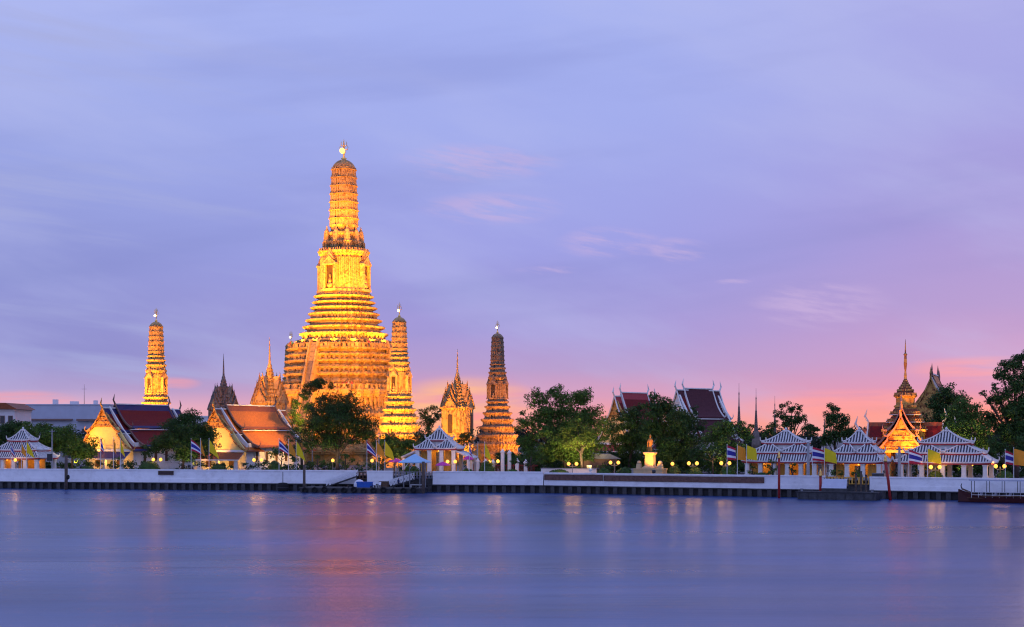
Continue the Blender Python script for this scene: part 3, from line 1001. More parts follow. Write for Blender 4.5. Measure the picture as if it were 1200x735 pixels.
def thai_hall(label, loc, rot, W, L, ridge, roofm, borderm, trim, wallm='temple_white', group=None, front_drop=.9, porch=3.2, name='prayer_hall', cat='temple hall', pedim='gilt_relief', pedwall='gable_yellow', back=True, mid=.52, barge=None, front_barge=None, front_roof=None, lamp=False):
    t = thing(name, label, cat, loc, rot, group)
    eave = ridge * .36
    xm, zm = W * mid, ridge - (ridge - eave) * .56
    tiers = [((0, ridge), (xm, zm)), ((xm * .90, zm - .45), (W, eave))]
    xw = W * .80
    # walls
    m = MB()
    m.box(-xw, xw, 1.6, L - 1.6, 0, eave + .8)
    zt = eave + .8
    gz = ridge - .5
    for ya, yb in ((1.6, 2.0), (L - 2.0, L - 1.6)):
        m.prism([(-xw, zt), (xw, zt), (xm * .86, zm - .3), (0, gz), (-xm * .86, zm - .3)], 'y', ya, yb)
    m.box(-xw - .2, xw + .2, 1.4, L - 1.4, 0, .7)
    w = m.build('hall_wall', wallm, t)
    # windows and doors
    nW = max(3, int((L - 6) / 3.2))
    for s in (-1, 1):
        for i in range(nW):
            y = 3.4 + (L - 6.8) * (i + .5) / nW
            f = MB()
            x0, x1 = sorted((s * xw, s * (xw + .16)))
            f.box(x0, x1, y - .75, y + .75, 1.5, 1.75); f.box(x0, x1, y - .75, y - .52, 1.75, 4.0); f.box(x0, x1, y + .52, y + .75, 1.75, 4.0)
            f.prism([(y - .8, 4.0), (y + .8, 4.0), (y, 5.0)], 'x', x0, x1)
            o = f.build('window', trim, t)
            d = MB(); x0, x1 = sorted((s * (xw + .003), s * (xw + .07))); d.box(x0, x1, y - .52, y + .52, 1.75, 4.0); d.build('shutter', 'wood_brown', o)
    for s in (-1, 1):
        f = MB()
        f.box(s * xw * .45 - .95, s * xw * .45 + .95, 1.42, 1.597, .7, 4.1); f.prism([(s * xw * .45 - 1.05, 4.1), (s * xw * .45 + 1.05, 4.1), (s * xw * .45, 5.3)], 'y', 1.42, 1.597)
        o = f.build('door_surround', trim, t)
        d = MB(); d.box(s * xw * .45 - .7, s * xw * .45 + .7, 1.36, 1.417, .72, 3.9); d.build('door', 'wood_brown', o)
    # roof: lower front section, main section, lower back section
    secs = [(-.6, L * .24, front_drop), (L * .14, L * (.86 if back else 1.0), 0.0)] + ([(L * .76, L + .6, front_drop)] if back else [])
    rf = MB()
    for ya, yb, dr in secs: roof_section(rf, ya, yb, tiers, dr, mats=(3, 1, 2) if front_roof and ya < 0 else (0, 1, 2))
    ro = rf.build('roof', [roofm, borderm, 'roof_under', front_roof or roofm], t)
    for yb_, dr, sd_ in ((-.6, front_drop, -1), (L * .14, 0, -1), (L * .86, 0, 1), (L + .6, front_drop, 1)):
        bb = MB(); bargeboards(bb, yb_, tiers, dr, side=sd_); bb.build('bargeboard', (front_barge if dr and sd_ < 0 and front_barge else barge or trim), ro)
    rg = MB()
    for ya, yb, dr in secs: rg.box(-.16, .16, ya, yb, ridge - dr - .02, ridge - dr + .22)
    for s in (-1, 1):
        for ya, yb, dr in secs[:2]:
            x0, x1 = sorted((s * (xm * .90), s * (xm * 1.0))); rg.box(x0, x1, ya + .2, yb - .2, zm - dr - .50, zm - dr - .30)
    rg.build('ridge_capping', 'temple_white' if trim != 'gold' else 'tile_white', ro)
    # pediments: gilt upper triangle above a plain wall, standing just behind the bargeboards
    for y0, y1, dr, bk in ((-.1, .3, front_drop, 0), (L - .3, L + .1, front_drop if back else 0, 1)):
        p = MB()
        zc = ridge - dr - (ridge - eave) * .44
        xc = xm * .80
        p.prism([(-xc, zc), (xc, zc), (xc * .42, zc + (ridge - dr - zc) * .52), (0, ridge - dr - .35), (-xc * .42, zc + (ridge - dr - zc) * .52)], 'y', y0 - .12, y1)
        for k in range(3):
            zz = zc + (ridge - dr - zc) * (.02 + .22 * k); ww = xc * (.92 - .26 * k)
            p.box(-ww, ww, y0 - .30, y0 - .12, zz, zz + .22)
        p.build('pediment', pedim, t)
        p = MB()
        zb = eave - dr + .25
        p.prism([(-W * .90, zb), (W * .90, zb), (xm * .84, zc - .02), (-xm * .84, zc - .02)], 'y', y0, y1)
        p.build('gable_wall', pedwall, t)
        if not bk:
            q = MB()
            q.box(-W * .93, W * .93, y0 - .45, y1 + .2, zb - .45, zb - .003)
            q.build('gable_beam', trim, t)
    # porch: skirt roof on columns before the front
    zp = eave - front_drop - .25
    q = MB()
    q.add([(-W * .90, -.35, zp), (W * .90, -.35, zp), (W * .98, -porch, zp - 1.5), (-W * .98, -porch, zp - 1.5)], [(3, 2, 1, 0)], 1)
    q.add([(-W * .90, -.35, zp - .18), (W * .90, -.35, zp - .18), (W * .98, -porch, zp - 1.68), (-W * .98, -porch, zp - 1.68)], [(0, 1, 2, 3)], 2)
    q.box(-W * .98, W * .98, -porch - .08, -porch, zp - 1.72, zp - 1.46, 3)
    for s in (-1, 1):
        q.add([(s * W * .90, -.35, zp), (s * W * .98, -porch, zp - 1.5), (s * W * .98, -porch, zp - 1.68), (s * W * .90, -.35, zp - .18)], [(0, 1, 2, 3)], 3)
    q.build('porch_roof', [roofm, borderm, 'roof_under', trim], t)
    if lamp:
        for x in (-W * .4, W * .4):
            q = MB(); q.ball((x, -porch * .5, zp - 1.3), .2, 8, 5); o = q.build('porch_lamp', 'lamp_glass', t, True)
            point_lamp(o, (x, -porch * .5, zp - 1.75), 420, (1, .46, .07), .2)
    for i in range(4):
        x = -W * .84 + i * W * 1.68 / 3
        c = MB(); c.rbox(x, -porch + .6, 0, zp - 1.36, .62, .62, 0, 0, .86); c.rbox(x, -porch + .6, 0, .5, .85, .85); c.rbox(x, -porch + .6, zp - 1.75, zp - 1.40, .8, .8)
        c.build('column', wallm, t)
    return t


hX, hY = P(133, 34)
HALL1 = thai_hall('white temple hall with dark red blue-edged roof and bright yellow gable', (hX - 2.0, hY, LAND), ROT, 8.3, 25, 14.2, 'roof_red', 'roof_blue', 'temple_white', barge='barge_dark', front_barge='gilt_relief', lamp=True)
hX, hY = P(261, 34)
HALL2 = thai_hall('white temple hall with orange tiled roof next to the rounded street tree', (hX - 1.4, hY, LAND), ROT, 8.3, 25, 13.9, 'roof_orange', 'roof_rust', 'temple_white', barge='barge_dark', front_barge='gilt_relief', lamp=True)
hX, hY = P(722, 92)
HALL3 = thai_hall('bright red roofed hall with white trim half hidden by dark trees', (hX, hY, LAND), R(-46), 6.6, 13, 17.6, 'roof_red', 'trim_red', 'temple_white', pedim='gilt_relief', porch=2.5)
hX, hY = P(795, 78)
HALL4 = thai_hall('white viharn with dark slate and red roof above the trees', (hX, hY, LAND), R(-50), 7.0, 13, 18.0, 'roof_maroon', 'roof_maroon', 'temple_white', pedim='temple_white', pedwall='temple_white', porch=2.0, front_drop=.4, front_roof='roof_red')
hX, hY = P(1091, 62)
HALL5 = thai_hall('tall ordination hall with gold gable behind the needle spired gate', (hX, hY, LAND), R(-21), 8.6, 16, 19.9, 'roof_red', 'roof_orange', 'gold', pedim='gilt_relief', pedwall='gilt_relief', barge='barge_dark', front_barge='gilt_relief')
hX, hY = P(1012, 40)
HALL6 = thai_hall('low hall with dull red roof between pavilion and needle spired gate', (hX + 3, hY, LAND), R(-76), 5.0, 13, 8.4, 'roof_red', 'roof_rust', 'temple_white', porch=2.0)


def gate():
    """entrance gate: stacked roofs with a needle over a porch with nested gables"""
    x, y = P(1061, 27)
    t = thing('temple_gate', 'glowing orange gate tower with nested gables and needle spire', 'gate', (x, y, LAND), R(-22))
    m = MB()
    for sx in (-1, 1):
        m.box(min(sx * 2.0, sx * 3.4), max(sx * 2.0, sx * 3.4), -2.6, 2.6, 0, 7.6)
    m.box(-3.4, 3.4, -2.6, 2.6, 5.2, 7.6)
    m.box(-3.6, 3.6, -2.8, 2.8, 7.6, 8.0)
    m.build('gate_body', 'ochre_wall', t)
    m = MB()
    z = 8.0
    for k, a in enumerate((2.85, 2.4, 2.0)):
        m.loft(PLAN, [(a * 1.28, z), (a * 1.30, z + .12), (a * 1.05, z + .42), (a * .92, z + .95)], 0)
        m.loft(PLAN, [(a * 1.30, z - .12), (a * 1.30, z)], 2)
        m.loft(PLAN, [(a * .86, z + .95), (a * .86, z + 1.25)], 1)
        for xx, yy, an in walk(PLAN, a * 1.22, .8): m.rbox(xx, yy, z + .05, z + .55, .22, .12, an, 1, .2)
        z += 1.25
    m.loft(PLAN, [(1.85, z), (1.85, z + .2), (1.5, z + .4), (1.5, z + 1.5), (1.9, z + 1.8), (1.9, z + 2.0)], 1)
    z += 2.0
    z, a = needle_tiers(m, 1.65, z, 6, mi_roof=0, mi_trim=1, drop=.60)
    m.lathe([(a * 1.1, z), (a * .9, z + .4), (a * 1.0, z + .6), (a * .6, z + 1.4), (.28, z + 2.6), (.20, z + 4.0), (.34, z + 4.2), (.12, z + 4.5), (.08, z + 5.8), (.02, z + 6.8)], 8, 1)
    m.build('tiered_spire', ['roof_rust', 'gilt_relief', 'tile_white'], t)
    # nested gables front and back, and lower wings each side
    for rot_, nm in ((0, 'front_gable'), (pi, 'rear_gable')):
        rf = MB()
        for k, (ya, yb, W_, rz) in enumerate(((-5.6, -3.0, 4.1, 10.2), (-4.6, -1.0, 4.6, 11.6))):
            tiers = [((0, rz), (W_ * .55, rz * .66)), ((W_ * .5, rz * .63), (W_, rz * .44))]
            roof_section(rf, ya, yb, tiers, 0, .35)
            bargeboards(rf, ya, tiers, 0, .12, -1, 3, True, .22)
        ro = rf.build(nm, ['roof_red', 'roof_rust', 'roof_under', 'barge_rose'], t, rot=(0, 0, rot_))
        p = MB()
        p.prism([(-3.4, 4.6), (3.4, 4.6), (1.9, 6.8), (0, 9.7), (-1.9, 6.8)], 'y', -5.25, -4.9)
        for k in range(4): p.box(-2.7 + .62 * k, 2.7 - .62 * k, -5.4, -5.25, 4.9 + k * .9, 5.1 + k * .9)
        p.build('pediment', 'gilt_relief', ro)
        p = MB(); p.box(-3.7, 3.7, -5.5, -4.9, 4.1, 4.597); p.build('beam', 'gold', ro)
    for sx in (-1, 1):
        for yy in (-5.1, 5.1):
            c = MB(); c.rbox(sx * 3.0, yy, 0, 4.1, .6, .6, 0, 0, .88); c.rbox(sx * 3.0, yy, 0, .45, .85, .85); c.build('column', 'temple_white', t)
    for sx, nm in ((-1, 'side_wing'), (1, 'side_wing')):
        rf = MB()
        for ya, yb, W_, rz in ((2.6, 6.2, 3.0, 9.2), (2.6, 7.8, 2.6, 8.0)):
            tiers = [((0, rz), (W_ * .55, rz * .70)), ((W_ * .5, rz * .67), (W_, rz * .5))]
            roof_section(rf, ya, yb, tiers, 0, .35)
            bargeboards(rf, yb, tiers, 0, .12, 1, 3, True, .22)
        rf.box(-2.0, 2.0, 2.61, 6.6, 0, 4.4, 4)
        rf.build(nm, ['roof_red', 'roof_rust', 'roof_under', 'tile_white', 'ochre_wall'], t, rot=(0, 0, R(90) if sx < 0 else R(-90)))
    return t


GATE = gate()
GATE.scale = (1.07,) * 3


# ------------------------------------------------------------------ riverside pavilions with Chinese tiled roofs
def hip(mb, cx, cy, hx, hy, rx, ry, z0, z1, rib=.46, curve=1.35, lift=.16, mt=0, mw=1, mr=2, flat_ribs=True):
    """concave hip roof, white ribs over dark channels, white hips with upturned ends, red fascia"""
    N_ = 6
    def w(t): return hx + (rx - hx) * t
    def d(t): return hy + (ry - hy) * t
    def z(t): return z0 + (z1 - z0) * t ** curve
    def up(u, t): return lift * abs(u) ** 5 * (1 - t) ** 2
    U = [-1, -.94, -.8, -.5, 0, .5, .8, .94, 1]
    for face in range(4):
        vs = []; n = len(U)
        for i in range(N_ + 1):
            t = i / N_
            for u in U:
                if face == 0: p = (u * w(t), -d(t))
                elif face == 1: p = (w(t), u * d(t))
                elif face == 2: p = (-u * w(t), d(t))
                else: p = (-w(t), -u * d(t))
                vs.append((cx + p[0], cy + p[1], z(t) + up(u, t)))
        fs = [(i * n + j, i * n + j + 1, (i + 1) * n + j + 1, (i + 1) * n + j) for i in range(N_) for j in range(n - 1)]
        mb.add(vs, fs, mt)
        # ribs
        half = hx if face in (0, 2) else hy
        k = int(half * 2 / rib)
        for j in range(1, k):
            s = -half + j * 2 * half / k
            r_top = rx if face in (0, 2) else ry
            tmax = 1.0 if abs(s) <= r_top else (half - abs(s)) / max(1e-6, half - r_top)
            if tmax < .12: continue
            pts = []
            for i in range(6):
                t = tmax * i / 5 * .985
                ww = w(t) if face in (0, 2) else d(t)
                u = s / ww
                zz = z(t) + up(u, t) + .07
                if face == 0: p = (s, -d(t))
                elif face == 1: p = (w(t), s)
                elif face == 2: p = (-s, d(t))
                else: p = (-w(t), -s)
                pts.append((cx + p[0], cy + p[1], zz))
            hw_ = rib * .29
            ax = (hw_, 0) if face in (0, 2) else (0, hw_)
            v2 = []
            for p in pts:
                v2 += [(p[0] - ax[0], p[1] - ax[1], p[2] - .09), (p[0], p[1], p[2] + .05), (p[0] + ax[0], p[1] + ax[1], p[2] - .09)]
            f2 = []
            for i in range(5):
                a = i * 3
                f2 += [(a, a + 1, a + 4, a + 3), (a + 1, a + 2, a + 5, a + 4)]
            mb.add(v2, f2, mw)
        # eave edge: white lip and red fascia
        A = vs[0:n]
        lip = []
        for x_, y_, z_ in A: lip += [(x_, y_, z_ + .10), (x_, y_, z_ - .14), (cx + (x_ - cx) * .985, cy + (y_ - cy) * .985, z_ - .15), (cx + (x_ - cx) * .985, cy + (y_ - cy) * .985, z_ - .38)]
        f1 = []; f2 = []
        for j in range(n - 1):
            a = j * 4
            f1.append((a, a + 1, a + 5, a + 4)); f1.append((a + 1, a + 2, a + 6, a + 5)); f2.append((a + 2, a + 3, a + 7, a + 6))
        o = len(mb.v); mb.v.extend(lip)
        for f in f1: mb.f.append(tuple(i + o for i in f)); mb.m.append(mw)
        for f in f2: mb.f.append(tuple(i + o for i in f)); mb.m.append(mr)
    # soffit
    mb.add([(cx - hx * .98, cy - hy * .98, z0 - .30), (cx + hx * .98, cy - hy * .98, z0 - .30), (cx + hx * .98, cy + hy * .98, z0 - .30), (cx - hx * .98, cy + hy * .98, z0 - .30)], [(3, 2, 1, 0)], mr)
    for sx in (-1, 1):
        for sy in (-1, 1):
            pts = [(cx + sx * w(t), cy + sy * d(t), z(t) + up(1, t) + .10) for t in [i / 6 for i in range(7)]]
            pts = [(pts[0][0] + sx * .10, pts[0][1] + sy * .10, pts[0][2] + .62), (pts[0][0] + sx * .05, pts[0][1] + sy * .05, pts[0][2] + .1)] + pts
            mb.tube(pts, [.09, .12] + [.12] * 7, 5, mw)
    if rx > .3: mb.tube([(cx - rx, cy, z1 + .1), (cx + rx, cy, z1 + .1)], .2, 6, mw)
    if rx > .3:
        for s in (-1, 1): mb.tube([(cx + s * rx * .9, cy, z1), (cx + s * (rx + .3), cy, z1 + .5), (cx + s * (rx + .1), cy, z1 + .9)], [.2, .14, .03], 5, mw)


def pavilion(label, px, back, hx, hy, rot, top, skirt=True, m_shape=True, lights=8.0, ez=3.0, yellow=True, leanto=False):
    """top = (half length, half depth) of the lantern roof"""
    x, y = P(px, back)
    t = thing('pavilion', label, 'pavilion', (x, y, LAND), rot, 'riverside pavilions with white ribbed tile roofs')
    z = ez
    r = MB()
    if skirt:
        hip(r, 0, 0, hx, hy, hx * .76, hy * .70, z, z + 1.35, curve=1.25)
        z += 1.55
        r.box(-hx * .74, hx * .74, -hy * .68, hy * .68, z - .9, z - .1, 1)
        ux, uy = hx * .80, hy * .76
    else:
        ux, uy = hx, hy
    if m_shape:
        for s in (-1, 1):
            hip(r, s * ux * .47, 0, ux * .53, uy, .25, uy * .45, z, z + 1.55, curve=1.35)
        zt = z + 1.45
    else:
        hip(r, 0, 0, ux, uy, top[0] * .82, top[1] * .82, z, z + 1.7, curve=1.35)
        zt = z + 1.75
    r.box(-top[0] * .80, top[0] * .80, -top[1] * .80, top[1] * .80, z + .6, zt + .2, 1)
    hip(r, 0, 0, top[0], top[1], .3, .12, zt + .22, zt + 2.25, curve=1.55)
    r.lathe([(.34, zt + 2.05), (.36, zt + 2.25), (.16, zt + 2.4), (.26, zt + 2.6), (.05, zt + 2.9)], 8, 1)
    r.build('tiled_roof', ['tile_dark', 'tile_white', 'trim_red'], t)
    if leanto:
        for s in (-1, 1):
            q = MB()
            xa, xb = s * hx * .84, s * (hx + 2.6)
            vs = [(xa, -hy * .8, ez - .35), (xa, hy * .8, ez - .35), (xb, hy * .9, ez - 1.75), (xb, -hy * .9, ez - 1.75)]
            q.add(vs + [(x_, y_, z_ - .18) for x_, y_, z_ in vs], [(0, 1, 2, 3), (7, 6, 5, 4), (0, 4, 5, 1), (1, 5, 6, 2), (2, 6, 7, 3), (3, 7, 4, 0)], 0)
            for yy in (-hy * .9, hy * .9): q.tube([(xa, yy * .9, ez - .25), (xb, yy, ez - 1.68)], .13, 5, 0)
            for yy in (-hy * .8, hy * .8): c = MB(); c.rbox(s * (hx + 2.2), yy, 0, ez - 1.85, .4, .4, 0, 0); c.build('column', 'temple_white', t)
            q.build('side_roof', 'tile_white', t)
    f = MB(); f.box(-hx * .95, hx * .95, -hy * .95, hy * .95, 0, .35); f.build('plinth', 'concrete', t)
    nx = max(3, int(round(hx * 2 / (2.7 if yellow else 3.9))))
    # columns along both long sides and ends
    spots = [(-hx * .86 + i * hx * 1.72 / nx, s * hy * .84) for i in range(nx + 1) for s in (-1, 1)]
    for cx, cy in spots:
        c = MB(); c.rbox(cx, cy, .355, ez - .45, .72, .72, 0, 0, .94); c.rbox(cx, cy, .355, .7, .86, .86); c.rbox(cx, cy, ez - .6, ez - .38, .84, .84)
        c.build('column', 'temple_white', t)
    b = MB()
    for s in (-1, 1):
        y0, y1 = sorted((s * hy * .84 - .2, s * hy * .84 + .2)); b.box(-hx * .9, hx * .9, y0, y1, ez - .38, ez - .15)
        x0, x1 = sorted((s * hx * .86 - .2, s * hx * .86 + .2)); b.box(x0, x1, -hy * .84 + .21, hy * .84 - .21, ez - .38, ez - .15)
    b.build('beam', 'trim_red', t)
    if yellow:
        w_ = MB()
        k = nx
        for i in range(k):
            xa = -hx * .80 + i * hx * 1.60 / k; xb = xa + hx * 1.60 / k
            if i % 3 == 1:
                w_.box(xa, xa + .3, .1 * hy, .1 * hy + .25, .355, ez - .4, 0); w_.box(xb - .3, xb, .1 * hy, .1 * hy + .25, .355, ez - .4, 0); w_.box(xa + .3, xb - .3, .1 * hy, .1 * hy + .25, ez - .8, ez - .4, 0)
            else:
                w_.box(xa, xb, .1 * hy, .1 * hy + .25, .355, ez - .4, 0)
        w_.build('inner_wall', 'ochre_wall', t)
        # curtains gathered beside the columns
        for i in range(nx):
            if i % 2 == 0:
                cu = MB(); xc = -hx * .86 + (i + .5) * hx * 1.72 / nx
                for j in range(5): cu.rbox(xc - .62 + j * .31, -hy * .55 + .06 * (j % 2), .45, ez - .45, .30, .10, 0, 0, 1)
                cu.build('curtain', 'ochre_wall', t)
    for s in (-1, 0, 1):
        lm = MB(); lm.ball((s * hx * .55, -hy * .15, ez - .5), .12, 6, 4); o = lm.build('ceiling_lamp', 'lamp_glass', t)
        point_lamp(o, (s * hx * .55, -hy * .2, ez - .75), lights * (6 if yellow else 1.5), (1, .50, .10), .12)
    return t


WR = seg_frame(640, 1200)[2]
WL = seg_frame(0, 637)[2]
pavilion('grey-white roofed pavilion at the far left edge beside a utility pole', 27, 9, 5.8, 4.0, WL, (2.5, 1.8), True, False)
pavilion('tall pavilion with white roof behind the pale blue canopy and magenta parasol', 515, 10, 4.1, 3.4, R(-12), (2.3, 1.6), False, True, 8.0, 5.0, True, True)
pavilion('wide pavilion with three ribbed roofs behind the thin upright red post', 921, 9, 6.9, 4.0, WR, (4.0, 1.7), True, True)
pavilion('narrow pavilion with yellow curtains behind the moored steel pontoon', 1007, 9, 4.7, 3.8, WR, (2.5, 1.6), True, True)
pavilion('open pavilion on white columns behind striped and yellow flags, rightmost of all', 1109, 9, 7.9, 4.0, WR, (4.3, 1.8), True, True, yellow=False)


# ------------------------------------------------------------------ thin chedis, statue, distant city
def chedi(label, px, back, top_py, w):
    x, y = P(px, back)
    H = Zp(top_py, y) - LAND
    t = thing('chedi', label, 'chedi', (x, y, LAND), 0, 'thin spires above the trees')
    m = MB()
    for a, z0, z1 in ((w * 2.2, 0, H * .10), (w * 1.9, H * .10, H * .18), (w * 1.6, H * .18, H * .26)): m.loft(PLAN, [(a, z0), (a * 1.06, z0 + .2), (a * .95, z0 + .5), (a * .95, z1 - .3), (a * 1.04, z1 - .15), (a * 1.04, z1)])
    m.build('stepped_base', 'weathered_stone', t)
    m = MB()
    prof = [(w * 1.3, H * .26), (w * 1.25, H * .32), (w * .8, H * .44), (w * .75, H * .46)]
    z = H * .46; a = w * .62
    for i in range(12):
        h = H * .022
        prof += [(a, z), (a * 1.05, z + h * .6), (a * .82, z + h)]; z += h; a *= .925
    prof += [(a * .8, z), (a * .5, H * .86), (a * .75, H * .87), (a * .25, H * .90), (.03, H)]
    m.lathe(prof, 10); m.build('bell_and_needle', 'weathered_stone', t, True)
    return t


chedi('dark thin spire just right of the white viharn gable', 866, 95, 449, .85)
chedi('dark thin spire standing free in pink sky left of the wide pavilion', 886, 80, 455, .8)
chedi('faint thin spire behind the clumpy tree over the wide pavilion', 908, 110, 464, .7)
chedi('thin spire with stepped base between the two trees behind the pavilions', 966, 60, 487, .75)


def building(name, label, px0, px1, py_top, Y, depth, wall, floors, nwin, roof=None):
    x0, x1 = (px0 - 600) / FPX * Y, (px1 - 600) / FPX * Y
    H = Zp(py_top, Y) - LAND; w = x1 - x0
    t = thing(name, label, 'building', ((x0 + x1) / 2, Y, LAND), 0)
    m = MB(); m.box(-w / 2, w / 2, 0, depth, 0, H); m.box(-w / 2 - .2, w / 2 + .2, -.2, depth + .2, H + .003, H + .5); m.build('wall', wall, t)
    for f in range(floors):
        z = H * (f + .30) / floors; zz = H * (f + .75) / floors
        for i in range(nwin):
            xa = -w / 2 + w * (i + .2) / nwin; xb = -w / 2 + w * (i + .8) / nwin
            q = MB(); q.box(xa, xb, -.10, -.003, z, zz); o = q.build('window', 'city_trim', t)
            q = MB(); q.box(xa + .15, xb - .15, -.13, -.103, z + .15, zz - .15); q.build('pane', 'glass_dark', o)
    if roof:
        m = MB(); m.prism([(-w / 2 - 1, H + .51), (w / 2 + 1, H + .51), (w / 2 - w * .2, H + .51 + w * .16), (-w / 2 + w * .2, H + .51 + w * .16)], 'y', -1, depth + 1); m.build('roof', roof, t)
    return t


CITY = building('office_building', 'long plain blue-grey building behind the left trees', 20, 128, 475, 640, 30, 'city_wall', 0, 1)
for x_ in (-15, -8, 1, 9, 14):
    q = MB(); q.box(x_ - 1.2, x_ + 1.2, -.08, -.003, 8.4, 10.2); o = q.build('window', 'city_trim', CITY); q = MB(); q.box(x_ - 1.0, x_ + 1.0, -.11, -.083, 8.6, 10.0); q.build('pane', 'glass_dark', o)
for x_, h_, w_ in ((-6, 2.2, 1.6), (2, 1.4, 3.0), (11, 1.8, 1.2)):
    q = MB(); q.box(x_ - w_ / 2, x_ + w_ / 2, 8, 11, 20.38, 20.38 + h_); q.build('roof_plant', 'city_white', CITY)
q = MB(); q.tube([(6, 10, 20.3), (6, 10, 29)], [.12, .05], 6); q.tube([(5, 10, 27), (7, 10, 27)], .05, 5); q.build('antenna', 'dark_metal', CITY)
m = MB(); m.box(-14, 4, -1.5, -.003, 13.6, 14.3); m.box(6, 17, -2.0, -.003, 13.4, 14.2); m.box(-19, -16.5, -.06, -.003, 3, 18); m.build('canopy_ledge', 'city_trim', CITY)
building('office_building', 'white flat building far off behind the red roofed hall', 198, 252, 489, 560, 20, 'city_white', 2, 3)
building('apartment_building', 'cream and orange building with balconies at the left frame edge', -30, 17, 482, 400, 14, 'city_white', 3, 5, 'roof_rust')
building('garden_shed', 'low grey-roofed shelter in the shade under the large rain tree', 684, 722, 541, 300, 8, 'city_trim', 1, 3, 'roof_grey')


# ------------------------------------------------------------------ trees and bushes
def leaves(mb, rng, blobs, size, dens, sub=7, subr=.56, shell=.30):
    """leaf faces gathered in small tufts over each blob = (x, y, z, rx, ry, rz)"""
    for (bx, by, bz, rx, ry, rz) in blobs:
        rm = (rx * ry * rz) ** (1 / 3)
        ns = max(4, int(1.45 * sub * max(1, rm / 1.2) ** 1.25))
        tufts = []
        for _ in range(ns):
            u = rng.uniform(-1, 1); a = rng.uniform(0, 2 * pi); q = sqrt(1 - u * u)
            k = rng.uniform(shell, 1.0)
            r_ = rm * rng.uniform(.6, 1.25) * subr
            tufts.append((bx + rx * q * cos(a) * k, by + ry * q * sin(a) * k, bz + rz * u * k, r_, (q * cos(a), q * sin(a), u)))
        for (x, y, z, r_, n0) in tufts:
            n = max(8, int(dens * r_ * r_ * 17 / (size * size)))
            for _ in range(n):
                u = rng.uniform(-.75, 1); a = rng.uniform(0, 2 * pi); q = sqrt(max(0, 1 - u * u))
                k = r_ * rng.uniform(.25, 1) ** .6
                c = Vector((x + q * cos(a) * k, y + q * sin(a) * k, z + u * k * .72))
                nn = Vector((q * cos(a), q * sin(a), u + .3)) + Vector((rng.gauss(0, .5), rng.gauss(0, .5), rng.gauss(0, .5)))
                if nn.length < .01: continue
                nn.normalize()
                t1 = nn.cross(Vector((rng.gauss(0, 1), rng.gauss(0, 1), rng.gauss(0, 1))))
                if t1.length < .01: continue
                t1.normalize(); t2 = nn.cross(t1)
                s = size * rng.uniform(.55, 1.35); w = s * rng.uniform(.32, .55)
                o = len(mb.v)
                mb.v += [tuple(c - t1 * s * .5), tuple(c + t2 * w * .5 + nn * s * .06), tuple(c + t1 * s * .5 - nn * s * .1), tuple(c - t2 * w * .5 + nn * s * .06)]
                mb.f.append((o, o + 1, o + 2, o + 3)); mb.m.append(0)


def tree(label, px, back, blobs, leaf='leaf_mid', size=.42, dens=.62, seed=1, name='shade_tree', cat='tree', group=None, trunk=None, sub=8, subr=.56, depth=.8, limbs=True, shell=.30):
    """blobs = (px, py, half width px, half height px) in photo pixels at this tree's own distance; depth is made up to suit"""
    rng = random.Random(seed)
    x, y = P(px, back); k = y / FPX
    t = thing(name, label, cat, (x, y, LAND), 0, group)
    B = []
    for i, b in enumerate(blobs):
        bx, by_, rw = b[0], b[1], b[2]; rh = b[3] if len(b) > 3 else rw * .8
        X = (bx - px) * k; Z = Zp(by_, y) - LAND
        dy = (b[4] if len(b) > 4 else rng.uniform(-.5, .5)) * rw * k * depth
        B.append((X, dy, Z, rw * k, rw * k * depth, rh * k))
    m = MB(); leaves(m, rng, B, size, dens, sub, subr, shell)
    m.build('crown', leaf, t)
    m = MB()
    zt = max(1.2, min(b[2] - b[5] * .3 for b in B))
    r0 = trunk or max(.12, .024 * max(b[2] for b in B))
    m.tube([(0, 0, -.2), (rng.uniform(-.15, .15), 0, zt * .35), (rng.uniform(-.3, .3), rng.uniform(-.2, .2), zt * .75), (0, 0, zt)], [r0 * 1.35, r0, r0 * .85, r0 * .75], 8)
    if limbs:
        for b in B:
            p = Vector((b[0], b[1], b[2]))
            s = Vector((0, 0, zt * rng.uniform(.6, 1)))
            mid = (s + p) / 2 + Vector((rng.uniform(-.3, .3), rng.uniform(-.3, .3), rng.uniform(-.1, .5)))
            m.tube([s, mid, p, p + Vector((rng.uniform(-1, 1) * b[3] * .4, rng.uniform(-1, 1) * b[4] * .4, b[5] * .7))], [r0 * .5, r0 * .32, r0 * .18, .03], 6)
    m.build('trunk', 'bark', t, True)
    return t


T = tree
T('rounded dark tree mass behind the left pavilion, reaching the bright gable', 84, 18, [(92, 524, 20, 16), (66, 516, 20, 15), (40, 510, 20, 15), (108, 528, 10, 12), (78, 506, 12, 9), (54, 503, 10, 8)], 'leaf_mid', seed=11, name='round_tree')
T('dark tree at the left frame edge behind the roof of the pavilion', 14, 26, [(12, 506, 18, 12), (26, 500, 12, 9), (2, 512, 14, 14)], 'leaf_dark', seed=12, name='round_tree')
T('broad tree between the dark red roof and the orange roof', 214, 13, [(214, 512, 24, 17), (236, 519, 18, 15), (192, 521, 17, 13), (222, 493, 17, 11), (204, 500, 14, 11), (240, 502, 12, 10), (176, 527, 10, 8), (218, 532, 22, 9), (243, 532, 10, 9)], 'leaf_dark', seed=13)
T('large dark round tree in front of the great prang', 396, 16, [(396, 494, 30, 20), (370, 505, 20, 18), (424, 502, 19, 19), (392, 474, 24, 12), (412, 480, 18, 13), (374, 486, 18, 14), (386, 516, 24, 12), (362, 520, 14, 12), (428, 500, 11, 9), (345, 512, 10, 13), (410, 463, 10, 6), (378, 468, 12, 6), (437, 508, 6, 8), (416, 518, 10, 6)], 'leaf_dark', seed=14, dens=.46, subr=.46)
